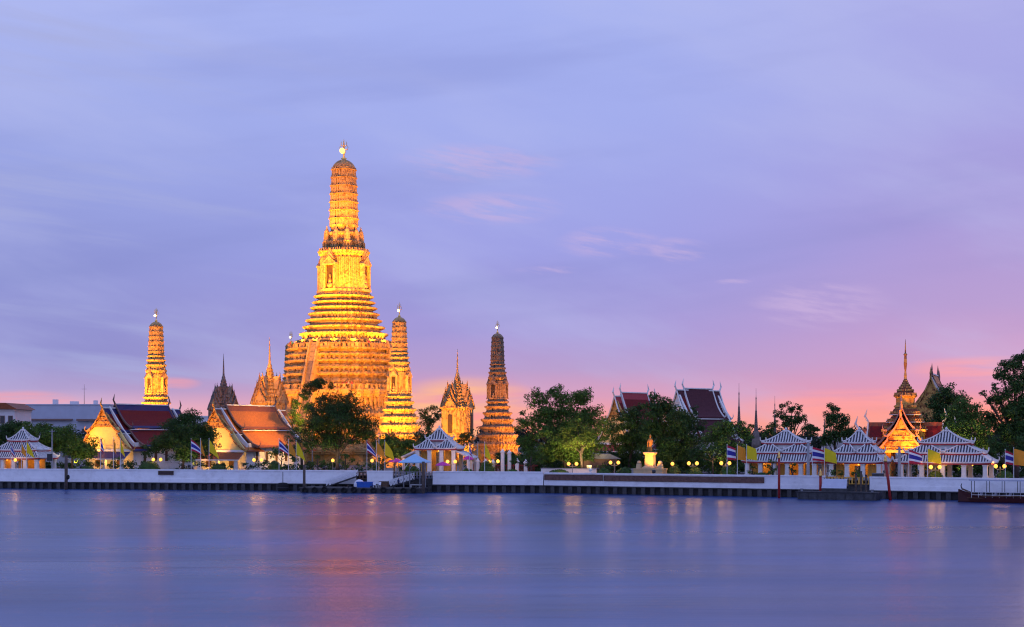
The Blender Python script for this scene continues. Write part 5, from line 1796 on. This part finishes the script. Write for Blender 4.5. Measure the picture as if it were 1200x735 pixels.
def gate_fence(label, px0, px1, material, z0, z1, solid=False, back=.3):
    A, L_, ang = seg_frame(px0, px1)
    x, y = P(px0, back)
    t = thing('quay_fence', label, 'fence', (x, y, 0), ang)
    m = MB()
    m.box(0, L_, -.05, .05, z1 - .12, z1); m.box(0, L_, -.05, .05, z0, z0 + .12)
    k = int(L_ / .55)
    for i in range(k + 1): m.box(max(0, i * L_ / k - .13), min(L_, i * L_ / k + .13), -.04, .04, z0 + .12, z1 - .12)
    m.build('fence_bars', material, t)
    m = MB(); m.box(0, L_, .35, .75, 1.2, z0 - .003); m.build('fence_footing', 'quay_pile', t)
    return t


gate_fence('dark open railing with steps between blue canopy and white wall', 460.5, 506.5, 'grey_metal', 2.5, 3.75)
gate_fence('dark brown gap fence behind the left gangway landing', 417.5, 429.5, 'wood_brown', 2.3, 3.6)
gate_fence('ochre yellow slatted railing behind the moored steel pontoon', 967.5, 1018.5, 'ochre_wall', 2.35, 3.55)


def canopy():
    t = quay_thing('landing_canopy', 'pale blue pyramid canopy on white posts at the pontoon end', 'canopy', 486, -4.6, .953)
    k = WY(486) / FPX
    zb = Zp(541.5, WY(486) - 4.6) - .953; zt = Zp(532, WY(486) - 4.6) - .953
    w = 15.5 * k
    m = MB()
    sq = [(-1, -1), (1, -1), (1, 1), (-1, 1)]
    m.loft(sq, [((w, 2.3), zb - .16), ((w, 2.3), zb), ((w * .5, 1.15), (zb + zt) / 2 - .05), ((.06, .06), zt)])
    m.build('canopy_roof', 'canvas_blue', t)
    for sx in (-1, 1):
        for sy in (-1, 1):
            m = MB(); m.tube([(sx * w * .62, sy * 1.9, 0), (sx * w * .62, sy * 1.9, zb - .17)], .075, 8); m.build('post', 'grey_metal', t)
            m = MB(); m.tube([(sx * w * .62, sy * 1.9, zb * .72), (sx * w * .28, sy * 1.9, zb - .2)], .06, 6); m.build('brace', 'plastic_white', t)
    m = MB(); m.box(-w * .5, w * .5, 1.2, 1.6, .4, .5)
    for s in (-1, 1): m.box(s * w * .45 - .06, s * w * .45 + .06, 1.25, 1.55, 0, .397)
    m.build('bench', 'plastic_white', t)


canopy()
t = quay_thing('storage_box', 'blue plastic storage box on the pontoon', 'box', 428, -5.4, .953)
m = MB(); m.loft([(-1, -1), (1, -1), (1, 1), (-1, 1)], [((1.35, .6), 0), ((1.45, .65), .85)]); m.build('box_body', 'crate_blue', t)
m = MB(); m.box(-1.52, 1.52, -.72, .72, .853, 1.02); m.build('lid', 'crate_blue', t)
t = quay_thing('storage_box', 'white lump of covered boxes behind the blue box', 'box', 421, -4.0, .953)
m = MB(); m.loft([(-1, -1), (1, -1), (1, 1), (-1, 1)], [((.9, .5), 0), ((.9, .5), .6), ((.55, .35), 1.2), ((.2, .1), 1.4)]); m.build('cover', 'plastic_white', t)
m = MB(); m.box(-1.0, 1.0, -.6, .6, -.0, .05); m.build('pallet', 'wood_brown', t)
t = quay_thing('wooden_crate', 'brown crate standing between white chair and right gangway', 'crate', 450, -4.2, .953)
m = MB(); m.box(-.8, .8, -.5, .5, 0, 1.1); m.build('crate_body', 'wood_brown', t)
m = MB()
for z in (.1, .5, .9): m.box(-.84, .84, -.54, -.503, z, z + .14)
m.build('batten', 'post_wood', t)


def chair(label, px, back, rot):
    x, y = P(px, back)
    t = thing('plastic_chair', label, 'chair', (x, y, .953), rot, 'white plastic chairs on the pontoon')
    m = MB(); m.box(-.26, .26, -.26, .26, .42, .48); m.build('seat', 'plastic_white', t)
    m = MB(); m.add([(-.26, .24, .48), (.26, .24, .48), (.24, .36, 1.0), (-.24, .36, 1.0), (-.26, .29, .48), (.26, .29, .48), (.24, .40, 1.0), (-.24, .40, 1.0)], [(0, 1, 2, 3), (7, 6, 5, 4), (0, 4, 5, 1), (1, 5, 6, 2), (2, 6, 7, 3), (3, 7, 4, 0)]); m.build('backrest', 'plastic_white', t)
    for sx in (-1, 1):
        for sy in (-1, 1): m = MB(); m.tube([(sx * .22, sy * .22, .42), (sx * .26, sy * .27, 0)], .035, 6); m.build('leg', 'plastic_white', t)


chair('white plastic chair directly right of the blue box', 439, -5.6, .3)
chair('white plastic chair by the brown crate', 444, -5.2, -.6)
x, y = P(467, -4.6)
person((x, y, .955), 2.4, 'person standing at the foot of the gangway beside the canopy', 6)
x, y = P(993, -3.4)
person((x, y, 1.285), 1.2, 'person standing on the small steel pontoon by the ochre railing', 8)


def post(name, label, px, back, py_top, r, material, lean=0.0, cap=None, z0=-1.5, cat='post', group=None, extra=None):
    x, y = P(px, back); zt = Zp(py_top, y)
    t = thing(name, label, cat, (x, y, 0), 0, group)
    m = MB(); m.tube([(0, 0, z0), (lean * .5, 0, zt * .5), (lean, 0, zt)], [r, r * .97, r * .92], 9); m.build('shaft', material, t, True)
    if cap:
        m = MB(); m.lathe([(r * 1.15, zt - .05), (r * 1.3, zt + .15), (r * .8, zt + .45), (r * 1.05, zt + .6), (.03, zt + 1.2)], 8, 0, (lean, 0)); m.build('cap', cap, t, True)
    return t


post('mooring_post', 'thick weathered mooring post with tyre in front of the left wall', 77.5, -3.2, 534, .32, 'post_wood')
t = quay_thing('tyre', 'black tyre hung on the thick weathered mooring post', 'tyre', 79.8, -3.1, 2.4)
m = MB(); tyre(m, (0, 0, 0), .34, .15, 'x'); m.build('tyre_ring', 'rubber', t, True)
m = MB(); m.tube([(0, 0, .3), (-.3, 0, 1.0)], .03, 5); m.build('rope', 'post_wood', t)
post('mooring_post', 'tall dark post at the left end of the large pontoon', 356.5, -7.2, 545, .26, 'post_wood')
post('mooring_post', 'brown post at the right end of the large pontoon', 496, -8.0, 541, .30, 'post_wood')
post('mooring_post', 'thin short pole on a dark float left of the pontoon', 331.5, -1.5, 553, .07, 'dark_metal')
t = quay_thing('float_drum', 'dark round float at the foot of the thin short pole', 'float', 331.5, -1.4, 0)
m = MB(); m.lathe([(.9, -.2), (1.0, .2), (1.0, 1.2), (.85, 1.5), (.3, 1.6)], 12); m.build('drum', 'rubber', t, True)
m = MB(); m.lathe([(1.04, .6), (1.04, .75)], 12); m.build('hoop', 'dark_metal', t)
post('marker_post', 'thin upright red post with gold tip before the wide pavilion', 913, -4.0, 537, .22, 'post_red', 0, 'gold', group='red posts in the river')
post('marker_post', 'slanted red post with gold tip right of the steel pontoon', 1044.5, -4.5, 541, .24, 'post_red', -.95, 'gold', group='red posts in the river')
post('marker_post', 'short red post with gold tip on the left of the steel pontoon', 961.5, -2.0, 558, .24, 'post_red', 0, 'gold', .5)


def utility(label, px, back, py_top, box=True, r=.13):
    x, y = P(px, back); H = Zp(py_top, y) - LAND
    t = thing('utility_pole', label, 'pole', (x, y, LAND), 0, 'utility poles behind the river wall')
    m = MB(); m.tube([(0, 0, 0), (0, 0, H)], [r * 1.2, r * .8], 8); m.build('pole_shaft', 'concrete', t)
    if box:
        m = MB(); m.box(-.9, .1, -.35, -.14, H * .28, H * .44); m.build('switch_box', 'dark_metal', t)
    m = MB(); m.box(-.5, .5, -.06, .06, H - .5, H - .38); m.build('crossarm', 'grey_metal', t)


utility('utility pole with dark box at the right end of the far left pavilion', 61, 2.2, 503)
utility('grey pole in front of the right end of the wide pavilion', 947, 1.8, 518, False, .26)
utility('grey pole between slanted red post and the orange gate', 1054, 1.8, 524, False, .26)
utility('thin grey pole rising above the flags near the blue box', 444, 8, 507, False, .10)


def parasol(label, px, back, py_top, w, material):
    x, y = P(px, back); H = Zp(py_top, y) - LAND
    t = thing('parasol', label, 'parasol', (x, y, LAND), 0, 'magenta parasols on the embankment')
    m = MB(); m.lathe([(w, H - .75), (w * .97, H - .62), (w * .6, H - .3), (.05, H)], 8); m.build('canopy', material, t)
    m = MB(); m.tube([(0, 0, 0), (0, 0, H - .1)], .05, 6); m.lathe([(.35, 0), (.35, .12)], 8); m.build('pole', 'plastic_white', t)


parasol('magenta parasol left of the pale blue canopy', 464, 2.5, 537, 1.5, 'canvas_magenta')
parasol('magenta parasol right of the pale blue canopy', 519, 1.6, 541, 1.4, 'canvas_magenta')
parasol('small magenta parasol under the right eave of the canopy side pavilion', 549, 3.5, 534, 1.0, 'canvas_magenta')


# ------------------------------------------------------------------ small steel pontoon and the ferry boat
W2 = (1030 - 936) * (WY(983) - 5) / FPX
p2 = quay_thing('steel_pontoon', 'grey steel pontoon with panelled hull moored before the narrow pavilion', 'pontoon', 983, -5.2)
m = MB(); m.prism([(-W2 / 2 + .3, -.3), (W2 / 2 - .3, -.3), (W2 / 2, 1.2), (-W2 / 2, 1.2)], 'y', -2.0, 2.0); m.build('hull', 'pontoon_steel', p2)
m = MB()
for i in range(9):
    x = -W2 / 2 + .5 + i * (W2 - 1.0) / 8; m.box(x - .06, x + .06, -2.1, -2.003, 0, 1.2)
m.box(-W2 / 2 - .1, W2 / 2 + .1, -2.15, -2.0 - .003, 1.203, 1.32)
m.build('hull_rib', 'dark_metal', p2)
m = MB(); m.box(-W2 / 2, W2 / 2, -1.99, 2.0, 1.203, 1.28); m.build('deck', 'pontoon_deck', p2)
for s, lab in ((-1, 0), (1, 1)):
    m = MB(); m.lathe([(.2, 1.283), (.2, 1.6), (.3, 1.62), (.3, 1.75)], 8, 0, (s * (W2 / 2 - .8), -1.5)); m.build('bollard', 'grey_metal', p2)
t = quay_thing('ticket_shelter', 'sloping pale grey panel shelter on the steel pontoon', 'shelter', 979, -4.6, 1.283)
m = MB(); m.add([(-2.1, -.9, .55), (2.0, -.9, .55), (1.8, .6, 2.05), (-2.1, .6, 2.05), (-2.1, -.82, .48), (2.0, -.82, .48), (1.8, .68, 1.98), (-2.1, .68, 1.98)], [(0, 1, 2, 3), (7, 6, 5, 4), (0, 4, 5, 1), (1, 5, 6, 2), (2, 6, 7, 3), (3, 7, 4, 0)]); m.build('panel', 'shelter_panel', t)
m = MB(); m.box(-2.1, 2.0, -.8, .6, 0, .5); m.build('counter', 'pontoon_steel', t)
for s in (-1, 1): m = MB(); m.tube([(s * 2.0, .7, 0), (s * 2.0, .7, 2.2)], .06, 6); m.build('upright', 'dark_metal', t)
for px, h, lab in ((1003, 2.9, 'short dark pile on the steel pontoon beside the shelter'), (1009, 3.3, 'second dark pile on the steel pontoon, nearer the slanted red post'), (1015, 2.7, 'outermost dark pile at the right of the steel pontoon')):
    x, y = P(px, -3.6); t = thing('pile', lab, 'pile', (x, y, 1.283), 0, 'dark piles on the steel pontoon')
    m = MB(); m.tube([(0, 0, 0), (0, 0, h)], .17, 8); m.build('shaft', 'post_wood', t); m = MB(); m.lathe([(.2, h - .12), (.2, h + .05)], 8); m.build('cap', 'dark_metal', t)
for px, bk, lab, w in ((986, 1.0, 'potted bush left of the person at the ochre railing', 6), (975, 1.2, 'potted bush behind the left of the shelter', 5), (1002, 1.3, 'potted bush under the yellow curtains of the narrow pavilion', 5)):
    x, y = P(px, bk); rng = random.Random(px)
    t = thing('potted_plant', lab, 'plant', (x, y, LAND), 0, 'potted plants at the landing')
    m = MB(); m.lathe([(.3, 0), (.42, .5), (.46, .55), (.4, .55)], 10); m.build('pot', 'roof_rust', t)
    m = MB(); leaves(m, rng, [(0, 0, 1.25, .6, .6, .65)], .28, .9, 7, .5); m.build('foliage', 'leaf_mid', t)
t = quay_thing('equipment_box', 'small dark blue-grey box on top of the wall near the slanted red post', 'box', 1029, 1.0, 3.0)
m = MB(); m.box(-.9, .9, -.4, .4, 0, 1.15); m.build('box_body', 'pontoon_steel', t); m = MB(); m.box(-.95, .95, -.45, .45, 1.153, 1.22); m.build('lid', 'grey_metal', t)


def ferry():
    x0, y0 = P(1128, -5.0); x1, y1 = P(1290, -5.0)
    d = Vector((x1 - x0, y1 - y0)); L_ = d.length
    t = thing('ferry_boat', 'long dark red ferry boat with slim posts and flat canopy', 'boat', (x0, y0, 0), atan2(d.y, d.x))
    m = MB()
    sec = []
    for i in range(13):
        u = i / 12; w = 1.5 * min(1, (u * 5 + .12)) ** .6; sh = .95 + 1.05 * max(0, 1 - u * 6) ** 2
        x = u * L_ - .6 * (1 - min(1, u * 5))
        sec.append([(x, -w, sh), (x, -w * .82, .1), (x, -w * .5, -.4), (x, w * .5, -.4), (x, w * .82, .1), (x, w, sh)])
    vs = [p for s in sec for p in s]; fs = []
    for i in range(12):
        for j in range(5): a = i * 6 + j; fs.append((a, a + 6, a + 7, a + 1))
    fs += [(0, 1, 2, 3, 4, 5), tuple(range(len(vs) - 1, len(vs) - 7, -1))]
    m.add(vs, fs); m.build('hull', 'hull_red', t)
    m = MB(); m.box(.9, L_ - .1, -1.35, 1.35, .62, .72); m.build('deck', 'wood_brown', t)
    m = MB()
    for s in (-1, 1): m.tube([(u * L_, s * 1.5 * min(1, (u * 5 + .12)) ** .6, .98 + 1.05 * max(0, 1 - u * 6) ** 2) for u in [i / 12 for i in range(13)]], .07, 6)
    m.build('gunwale', 'wood_brown', t)
    m = MB(); m.box(1.2, L_ + .5, -1.6, 1.6, 3.45, 3.56); m.box(1.2, L_ + .5, -1.66, -1.603, 3.36, 3.60); m.build('canopy', 'shelter_panel', t)
    k = 0
    while 1.6 + k * 2.3 < L_:
        for s in (-1, 1):
            m = MB(); m.tube([(1.6 + k * 2.3, s * 1.4, .72), (1.6 + k * 2.3, s * 1.4, 3.447)], .05, 6); m.build('canopy_post', 'dark_metal', t)
        k += 1
    m = MB(); rail(m, [(1.6, -1.45, .75), (L_, -1.45, .75)], .85, 18, 1, .03); m.build('railing', 'plastic_white', t)
    for i in range(8):
        m = MB(); xx = 2.4 + i * 2.2; m.box(xx, xx + .5, -1.1, 1.1, 1.1, 1.18); m.box(xx + .45, xx + .52, -1.1, 1.1, 1.18, 1.6); m.box(xx + .1, xx + .4, -1.0, 1.0, .723, 1.097); m.build('bench', 'shelter_panel', t)
    m = MB(); m.tube([(.0, 0, 1.9), (-.25, 0, 2.5), (-.1, 0, 2.9)], [.12, .09, .05], 6); m.build('bow_post', 'dark_metal', t)


ferry()

# white fence pillars with spears at the foot of the brown prang
for i, px in enumerate((552, 560, 569, 578, 589, 597, 606, 616)):
    x, y = P(px, 11 + (i % 2))
    h = (2.1, 2.4, 2.3, 2.2, 4.2, 4.0, 2.4, 2.2)[i]
    t = thing('fence_pillar', ('white fence pillar before the brown prang, beside the %s' % ('limp striped flag', 'orange twisted flag', 'yellow flag', 'left lamp globe', 'right lamp globe and taller', 'red fence and tall', 'small dark bush', 'cloud pruned tree')[i]), 'pillar', (x, y, LAND), WL, 'white fence pillars at the brown prang')
    m = MB(); m.rbox(0, 0, 0, h, .6, .6); m.build('pillar_shaft', 'temple_white', t)
    m = MB(); m.rbox(0, 0, h + .003, h + .2, .8, .8); m.rbox(0, 0, h + .203, h + .7, .6, .6, 0, 0, .2); m.build('pillar_cap', 'temple_white', t)
A, L_, ang = seg_frame(548, 630)
x, y = P(548, 13)
t = thing('temple_fence', 'dark red slatted fence between white pillars at the brown prang', 'fence', (x, y, LAND), ang)
m = MB(); m.box(0, L_ * 1.05, -.05, .05, 1.6, 1.72); m.box(0, L_ * 1.05, -.05, .05, .3, .42)
k = int(L_ / .35)
for i in range(k): m.box(i * .36, i * .36 + .09, -.04, .04, 0, 2.0)
m.build('fence_bars', 'trim_red', t)
A, L_, ang = seg_frame(634, 700)
x, y = P(634, 7)
t = thing('garden_wall', 'low pale garden wall under the huge rain tree', 'wall', (x, y, LAND), ang)
m = MB(); m.box(0, L_, 0, .3, 0, 1.25); m.build('wall_face', 'temple_white', t); m = MB(); m.box(-.05, L_ + .05, -.06, .36, 1.253, 1.4); m.build('coping', 'concrete', t)
x, y = P(692, 2); t = thing('stone_urn', 'small white stone urn on the wall near the yellow-green bush', 'urn', (x, y, LAND), 0)
m = MB(); m.lathe([(.25, .0), (.25, .7), (.12, .85), (.30, 1.15), (.34, 1.4), (.22, 1.5)], 10); m.build('bowl', 'temple_white', t, True); m = MB(); m.rbox(0, 0, 0, .6, .7, .7); m.build('foot', 'concrete', t)


# ------------------------------------------------------------------ added masts and garden lights, and floodlights of the temple (lit in the photograph)
def floodlight(label, loc, target, power, size, col=(1, .40, .02)):
    t = thing('floodlight', label, 'floodlight', loc, 0, 'floodlights around the temple')
    m = MB(); m.rbox(0, 0, 0, .9, .12, .12); m.rbox(0, 0, 0, .08, .5, .5); m.build('stand', 'dark_metal', t)
    d = (Vector(target) - Vector(loc)); d.normalize()
    yaw = atan2(d.y, d.x)
    h = MB(); h.box(-.25, .12, -.3, .3, -.22, .22)
    o = h.build('housing', 'dark_metal', t, loc=(0, 0, 1.15), rot=(0, -math.asin(d.z), yaw))
    g = MB(); g.box(.125, .14, -.26, .26, -.18, .18); g.build('lens', 'lamp_dim', o)
    s = spot_lamp(None, (0, 0, 0), (0, 0, -1), power, size, col)
    s.parent = t
    s.location = Vector((0, 0, 1.15)) + d * .35
    s.rotation_euler = d.to_track_quat('-Z', 'Y').to_euler()
    return t


def around(ang, r, z):                        # point around the great prang, angle measured in plan
    return (CX + r * cos(R(ang)), CY + r * sin(R(ang)), LAND + z)


K = 1000.0
AMB = (1, .315, .010)
for i, (ang, r, ta, tr, tz, pw, sz, lab) in enumerate((
        (262, 50, 258, 5, 51, 720, 17, 'behind the orange roofed hall, aimed high'),
        (276, 50, 276, 5, 51, 720, 17, 'behind the great round tree, aimed high'),
        (226, 50, 226, 5, 51, 660, 17, 'behind the dark red roofed hall, aimed high'),
        (312, 50, 312, 5, 51, 720, 17, 'near the golden spired shrine, aimed high'),
        (221, 38, 226, 13, 24, 16, 64, 'low at the front stairway'),
        (264, 38, 262, 13, 24, 84, 64, 'low under the great round tree'),
        (295, 40, 295, 14, 23, 84, 64, 'low at the right front corner'),
        (200, 38, 200, 13, 24, 84, 64, 'low at the left front corner'),
        (332, 38, 330, 13, 23, 84, 64, 'low at the right side'))):
    floodlight('floodlight %s of the great prang' % lab, around(ang, r, 0), around(ta, tr, tz), pw * K, sz, AMB)


def mast(px, back, h, beams, where):
    """added tall mast with a row of floodlights, unseen behind the trees"""
    x, y = P(px, back)
    t = thing('added_floodlight_mast', 'added tall mast of floodlights hidden ' + where, 'floodlight', (x, y, LAND), 0, 'added floodlight masts')  # added out of sight to light the great prang's upper tiers
    m = MB(); m.tube([(0, 0, 0), (0, 0, h)], [.16, .09], 8); m.box(-1.2, 1.2, -.06, .06, h - .1, h); m.build('mast_pole', 'grey_metal', t)
    for i, (ang, r, z, pw, sz) in enumerate(beams):
        tg = Vector(around(ang, r, z)); p = Vector((-1 + i * 2 / max(1, len(beams) - 1), 0, h + .35))
        d = (tg - (p + t.location)).normalized()
        q = MB(); q.box(-.25, .12, -.3, .3, -.22, .22); o = q.build('housing', 'dark_metal', t, loc=p, rot=(0, -math.asin(d.z), atan2(d.y, d.x)))
        g = MB(); g.box(.125, .14, -.26, .26, -.18, .18); g.build('lens', 'lamp_dim', o)
        l = spot_lamp(None, (0, 0, 0), (0, 0, -1), pw * K, sz, AMB)
        l.parent = t; l.location = p + d * .35; l.rotation_euler = d.to_track_quat('-Z', 'Y').to_euler()


mast(398, 36, 11.5, ((255, 6, 37, 340, 17), (255, 4, 52, 160, 15), (255, 3, 72, 420, 14), (262, 13, 25, 240, 26)), 'behind the great round tree')
mast(654, 40, 12, ((310, 6, 38, 420, 15), (312, 13, 24, 170, 20), (310, 4, 55, 220, 13), (310, 3, 72, 560, 12)), 'behind the huge rain tree')
mast(213, 34, 10, ((205, 6, 37, 300, 16), (206, 13, 24, 130, 20), (205, 4, 54, 160, 14), (205, 3, 72, 420, 13)), 'behind the broad tree between the halls')


def sat_lights(px, side, power, where):
    o = SATS[px]
    L0 = o.location
    for i, (ang, r, tz, pw, sz) in enumerate(side):
        loc = (L0.x + r * cos(R(ang)), L0.y + r * sin(R(ang)), LAND)
        floodlight('floodlight %s, %s' % (('low', 'high', 'third', 'spire')[i], where), loc, (L0.x, L0.y, LAND + tz), pw * power, sz, AMB)


sat_lights(468, ((235, 22, 17, 150, 48), (300, 22, 17, 150, 48), (265, 20, 9, 40, 70), (262, 26, 31, 150, 22)), K, 'at the slender prang by the great prang')
sat_lights(183, ((250, 22, 22, 220, 42), (290, 22, 22, 170, 42), (215, 20, 18, 90, 44)), K, 'at the lone prang behind the dark red roof')
sat_lights(583, ((320, 19, 11, 80, 60), (235, 22, 22, 46, 44), (265, 18, 7, 12, 80)), K, 'at the brown prang')
for ob, lab, pw, ang in ((mA, 'at the shrine between two right prangs', 120, 262), (mB, 'at the shrine behind the orange roof', 24, 285), (mC, 'at the dark shrine', 14, 300)):
    L0 = ob.location
    floodlight('floodlight low before it, ' + lab, (L0.x + 23 * cos(R(ang)), L0.y + 23 * sin(R(ang)), LAND), (L0.x, L0.y, LAND + 12), pw * K, 60, AMB)
for ob, lab, pw, dx, dy, tz in ((HALL1, 'at the bright yellow gable', 22, -1.5, -9, 8.5), (HALL2, 'at the gable beside the broad tree', 17, 0, -9, 8.5), (HALL5, 'at the tall gold gable', 24, -3, -14, 17), (HALL4, 'at the white viharn', 2, 2, -9, 12), (HALL3, 'at the bright red roofed hall', 4, 4, -10, 13)):
    M = ob.matrix_world if False else Matrix.LocRotScale(ob.location, ob.rotation_euler, None)
    floodlight('floodlight ' + lab, M @ Vector((dx, dy, 0)), M @ Vector((0, 0, tz)), pw * K, 75, (1, .38, .02))
for i, ang in enumerate((168, 192, 216, 240, 264, 288, 312, 336)):
    floodlight('small floodlight on the upper prang terrace, %s' % ('far left', 'left corner', 'left of stairs', 'at the stairs', 'right of stairs', 'right corner', 'right face', 'far right')[i],
               around(ang, AT2 * .97, Z2 + .02), around(ang, 7.5, Z2 + 9), 9 * K, 110, AMB)
M = Matrix.LocRotScale(HALL2.location, HALL2.rotation_euler, None)


def roof_mast(px, back, h, targets, where):  # added mast out of sight, brightens the orange hall roof
    x, y = P(px, back)
    t = thing('added_floodlight_mast', 'added slim floodlight mast ' + where, 'floodlight', (x, y, LAND), 0, 'added floodlight masts')
    m = MB(); m.tube([(0, 0, 0), (0, 0, h)], [.14, .08], 8); m.build('mast_pole', 'grey_metal', t)
    for i, (tg, pw, sz) in enumerate(targets):
        p = Vector((0, 0, h + .1 + .5 * i)); d = (Vector(tg) - (p + t.location)).normalized()
        q = MB(); q.box(-.25, .12, -.3, .3, -.2, .2); o = q.build('housing', 'dark_metal', t, loc=p, rot=(0, -math.asin(d.z), atan2(d.y, d.x)))
        g = MB(); g.box(.125, .14, -.26, .26, -.17, .17); g.build('lens', 'lamp_dim', o)
        l = spot_lamp(None, (0, 0, 0), (0, 0, -1), pw * K, sz, (1, .52, .09))
        l.parent = t; l.location = p + d * .35; l.rotation_euler = d.to_track_quat('-Z', 'Y').to_euler()


roof_mast(366, 30, 12.5, ((M @ Vector((5, 11, 9)), 26, 60), (M @ Vector((5, 18, 9)), 20, 60)), 'behind the great round tree, facing the orange roof')
for px, bk, lab, tx, ty, tz, pw in ((674, 12, 'under the huge rain tree', 668, 24, 11, 5.5), (700, 12, 'under the light green boughs', 692, 20, 8, 4.0), (1128, 16, 'under the tufted tree behind the rightmost pavilion', 1132, 24, 9, 4.5), (380, 9, 'under the great round tree', 392, 18, 8, 2.0), (224, 7, 'under the broad tree', 214, 14, 8, 1.6), (470, 12, 'under the dark rounded tree by the canopy', 462, 21, 6, 1.8), (852, 12, 'under the flat topped tree', 854, 22, 8, 2.6), (95, 10, 'under the rounded trees at the left', 90, 19, 7, 2.0), (772, 12, 'under the tree behind the statue', 784, 25, 9, 2.0)):
    x, y = P(px, bk); x2, y2 = P(tx, ty)
    floodlight('added small garden floodlight ' + lab, (x, y, LAND), (x2, y2, LAND + tz), pw * K, 100, (1, .70, .28))  # added uplights that brighten the tree crowns
M = Matrix.LocRotScale(GATE.location, GATE.rotation_euler, None)
floodlight('floodlight left of the gate porch, at its gable', M @ Vector((-2, -10.5, 0)), M @ Vector((0, -4, 7)), 9 * K, 70, AMB)
floodlight('floodlight right of the gate porch, at its spire', M @ Vector((5, -11, 0)), M @ Vector((0, 0, 15)), 26 * K, 60, AMB)
floodlight('floodlight by the gate side wing', M @ Vector((-9, -6, 0)), M @ Vector((-4, 0, 6)), 6 * K, 70, AMB)
floodlight('floodlight before the statue pedestal', (STX + .3, STY - 3.6, LAND), (STX, STY, LAND + 5.6), 5.0 * K, 95, (1, .38, .03))
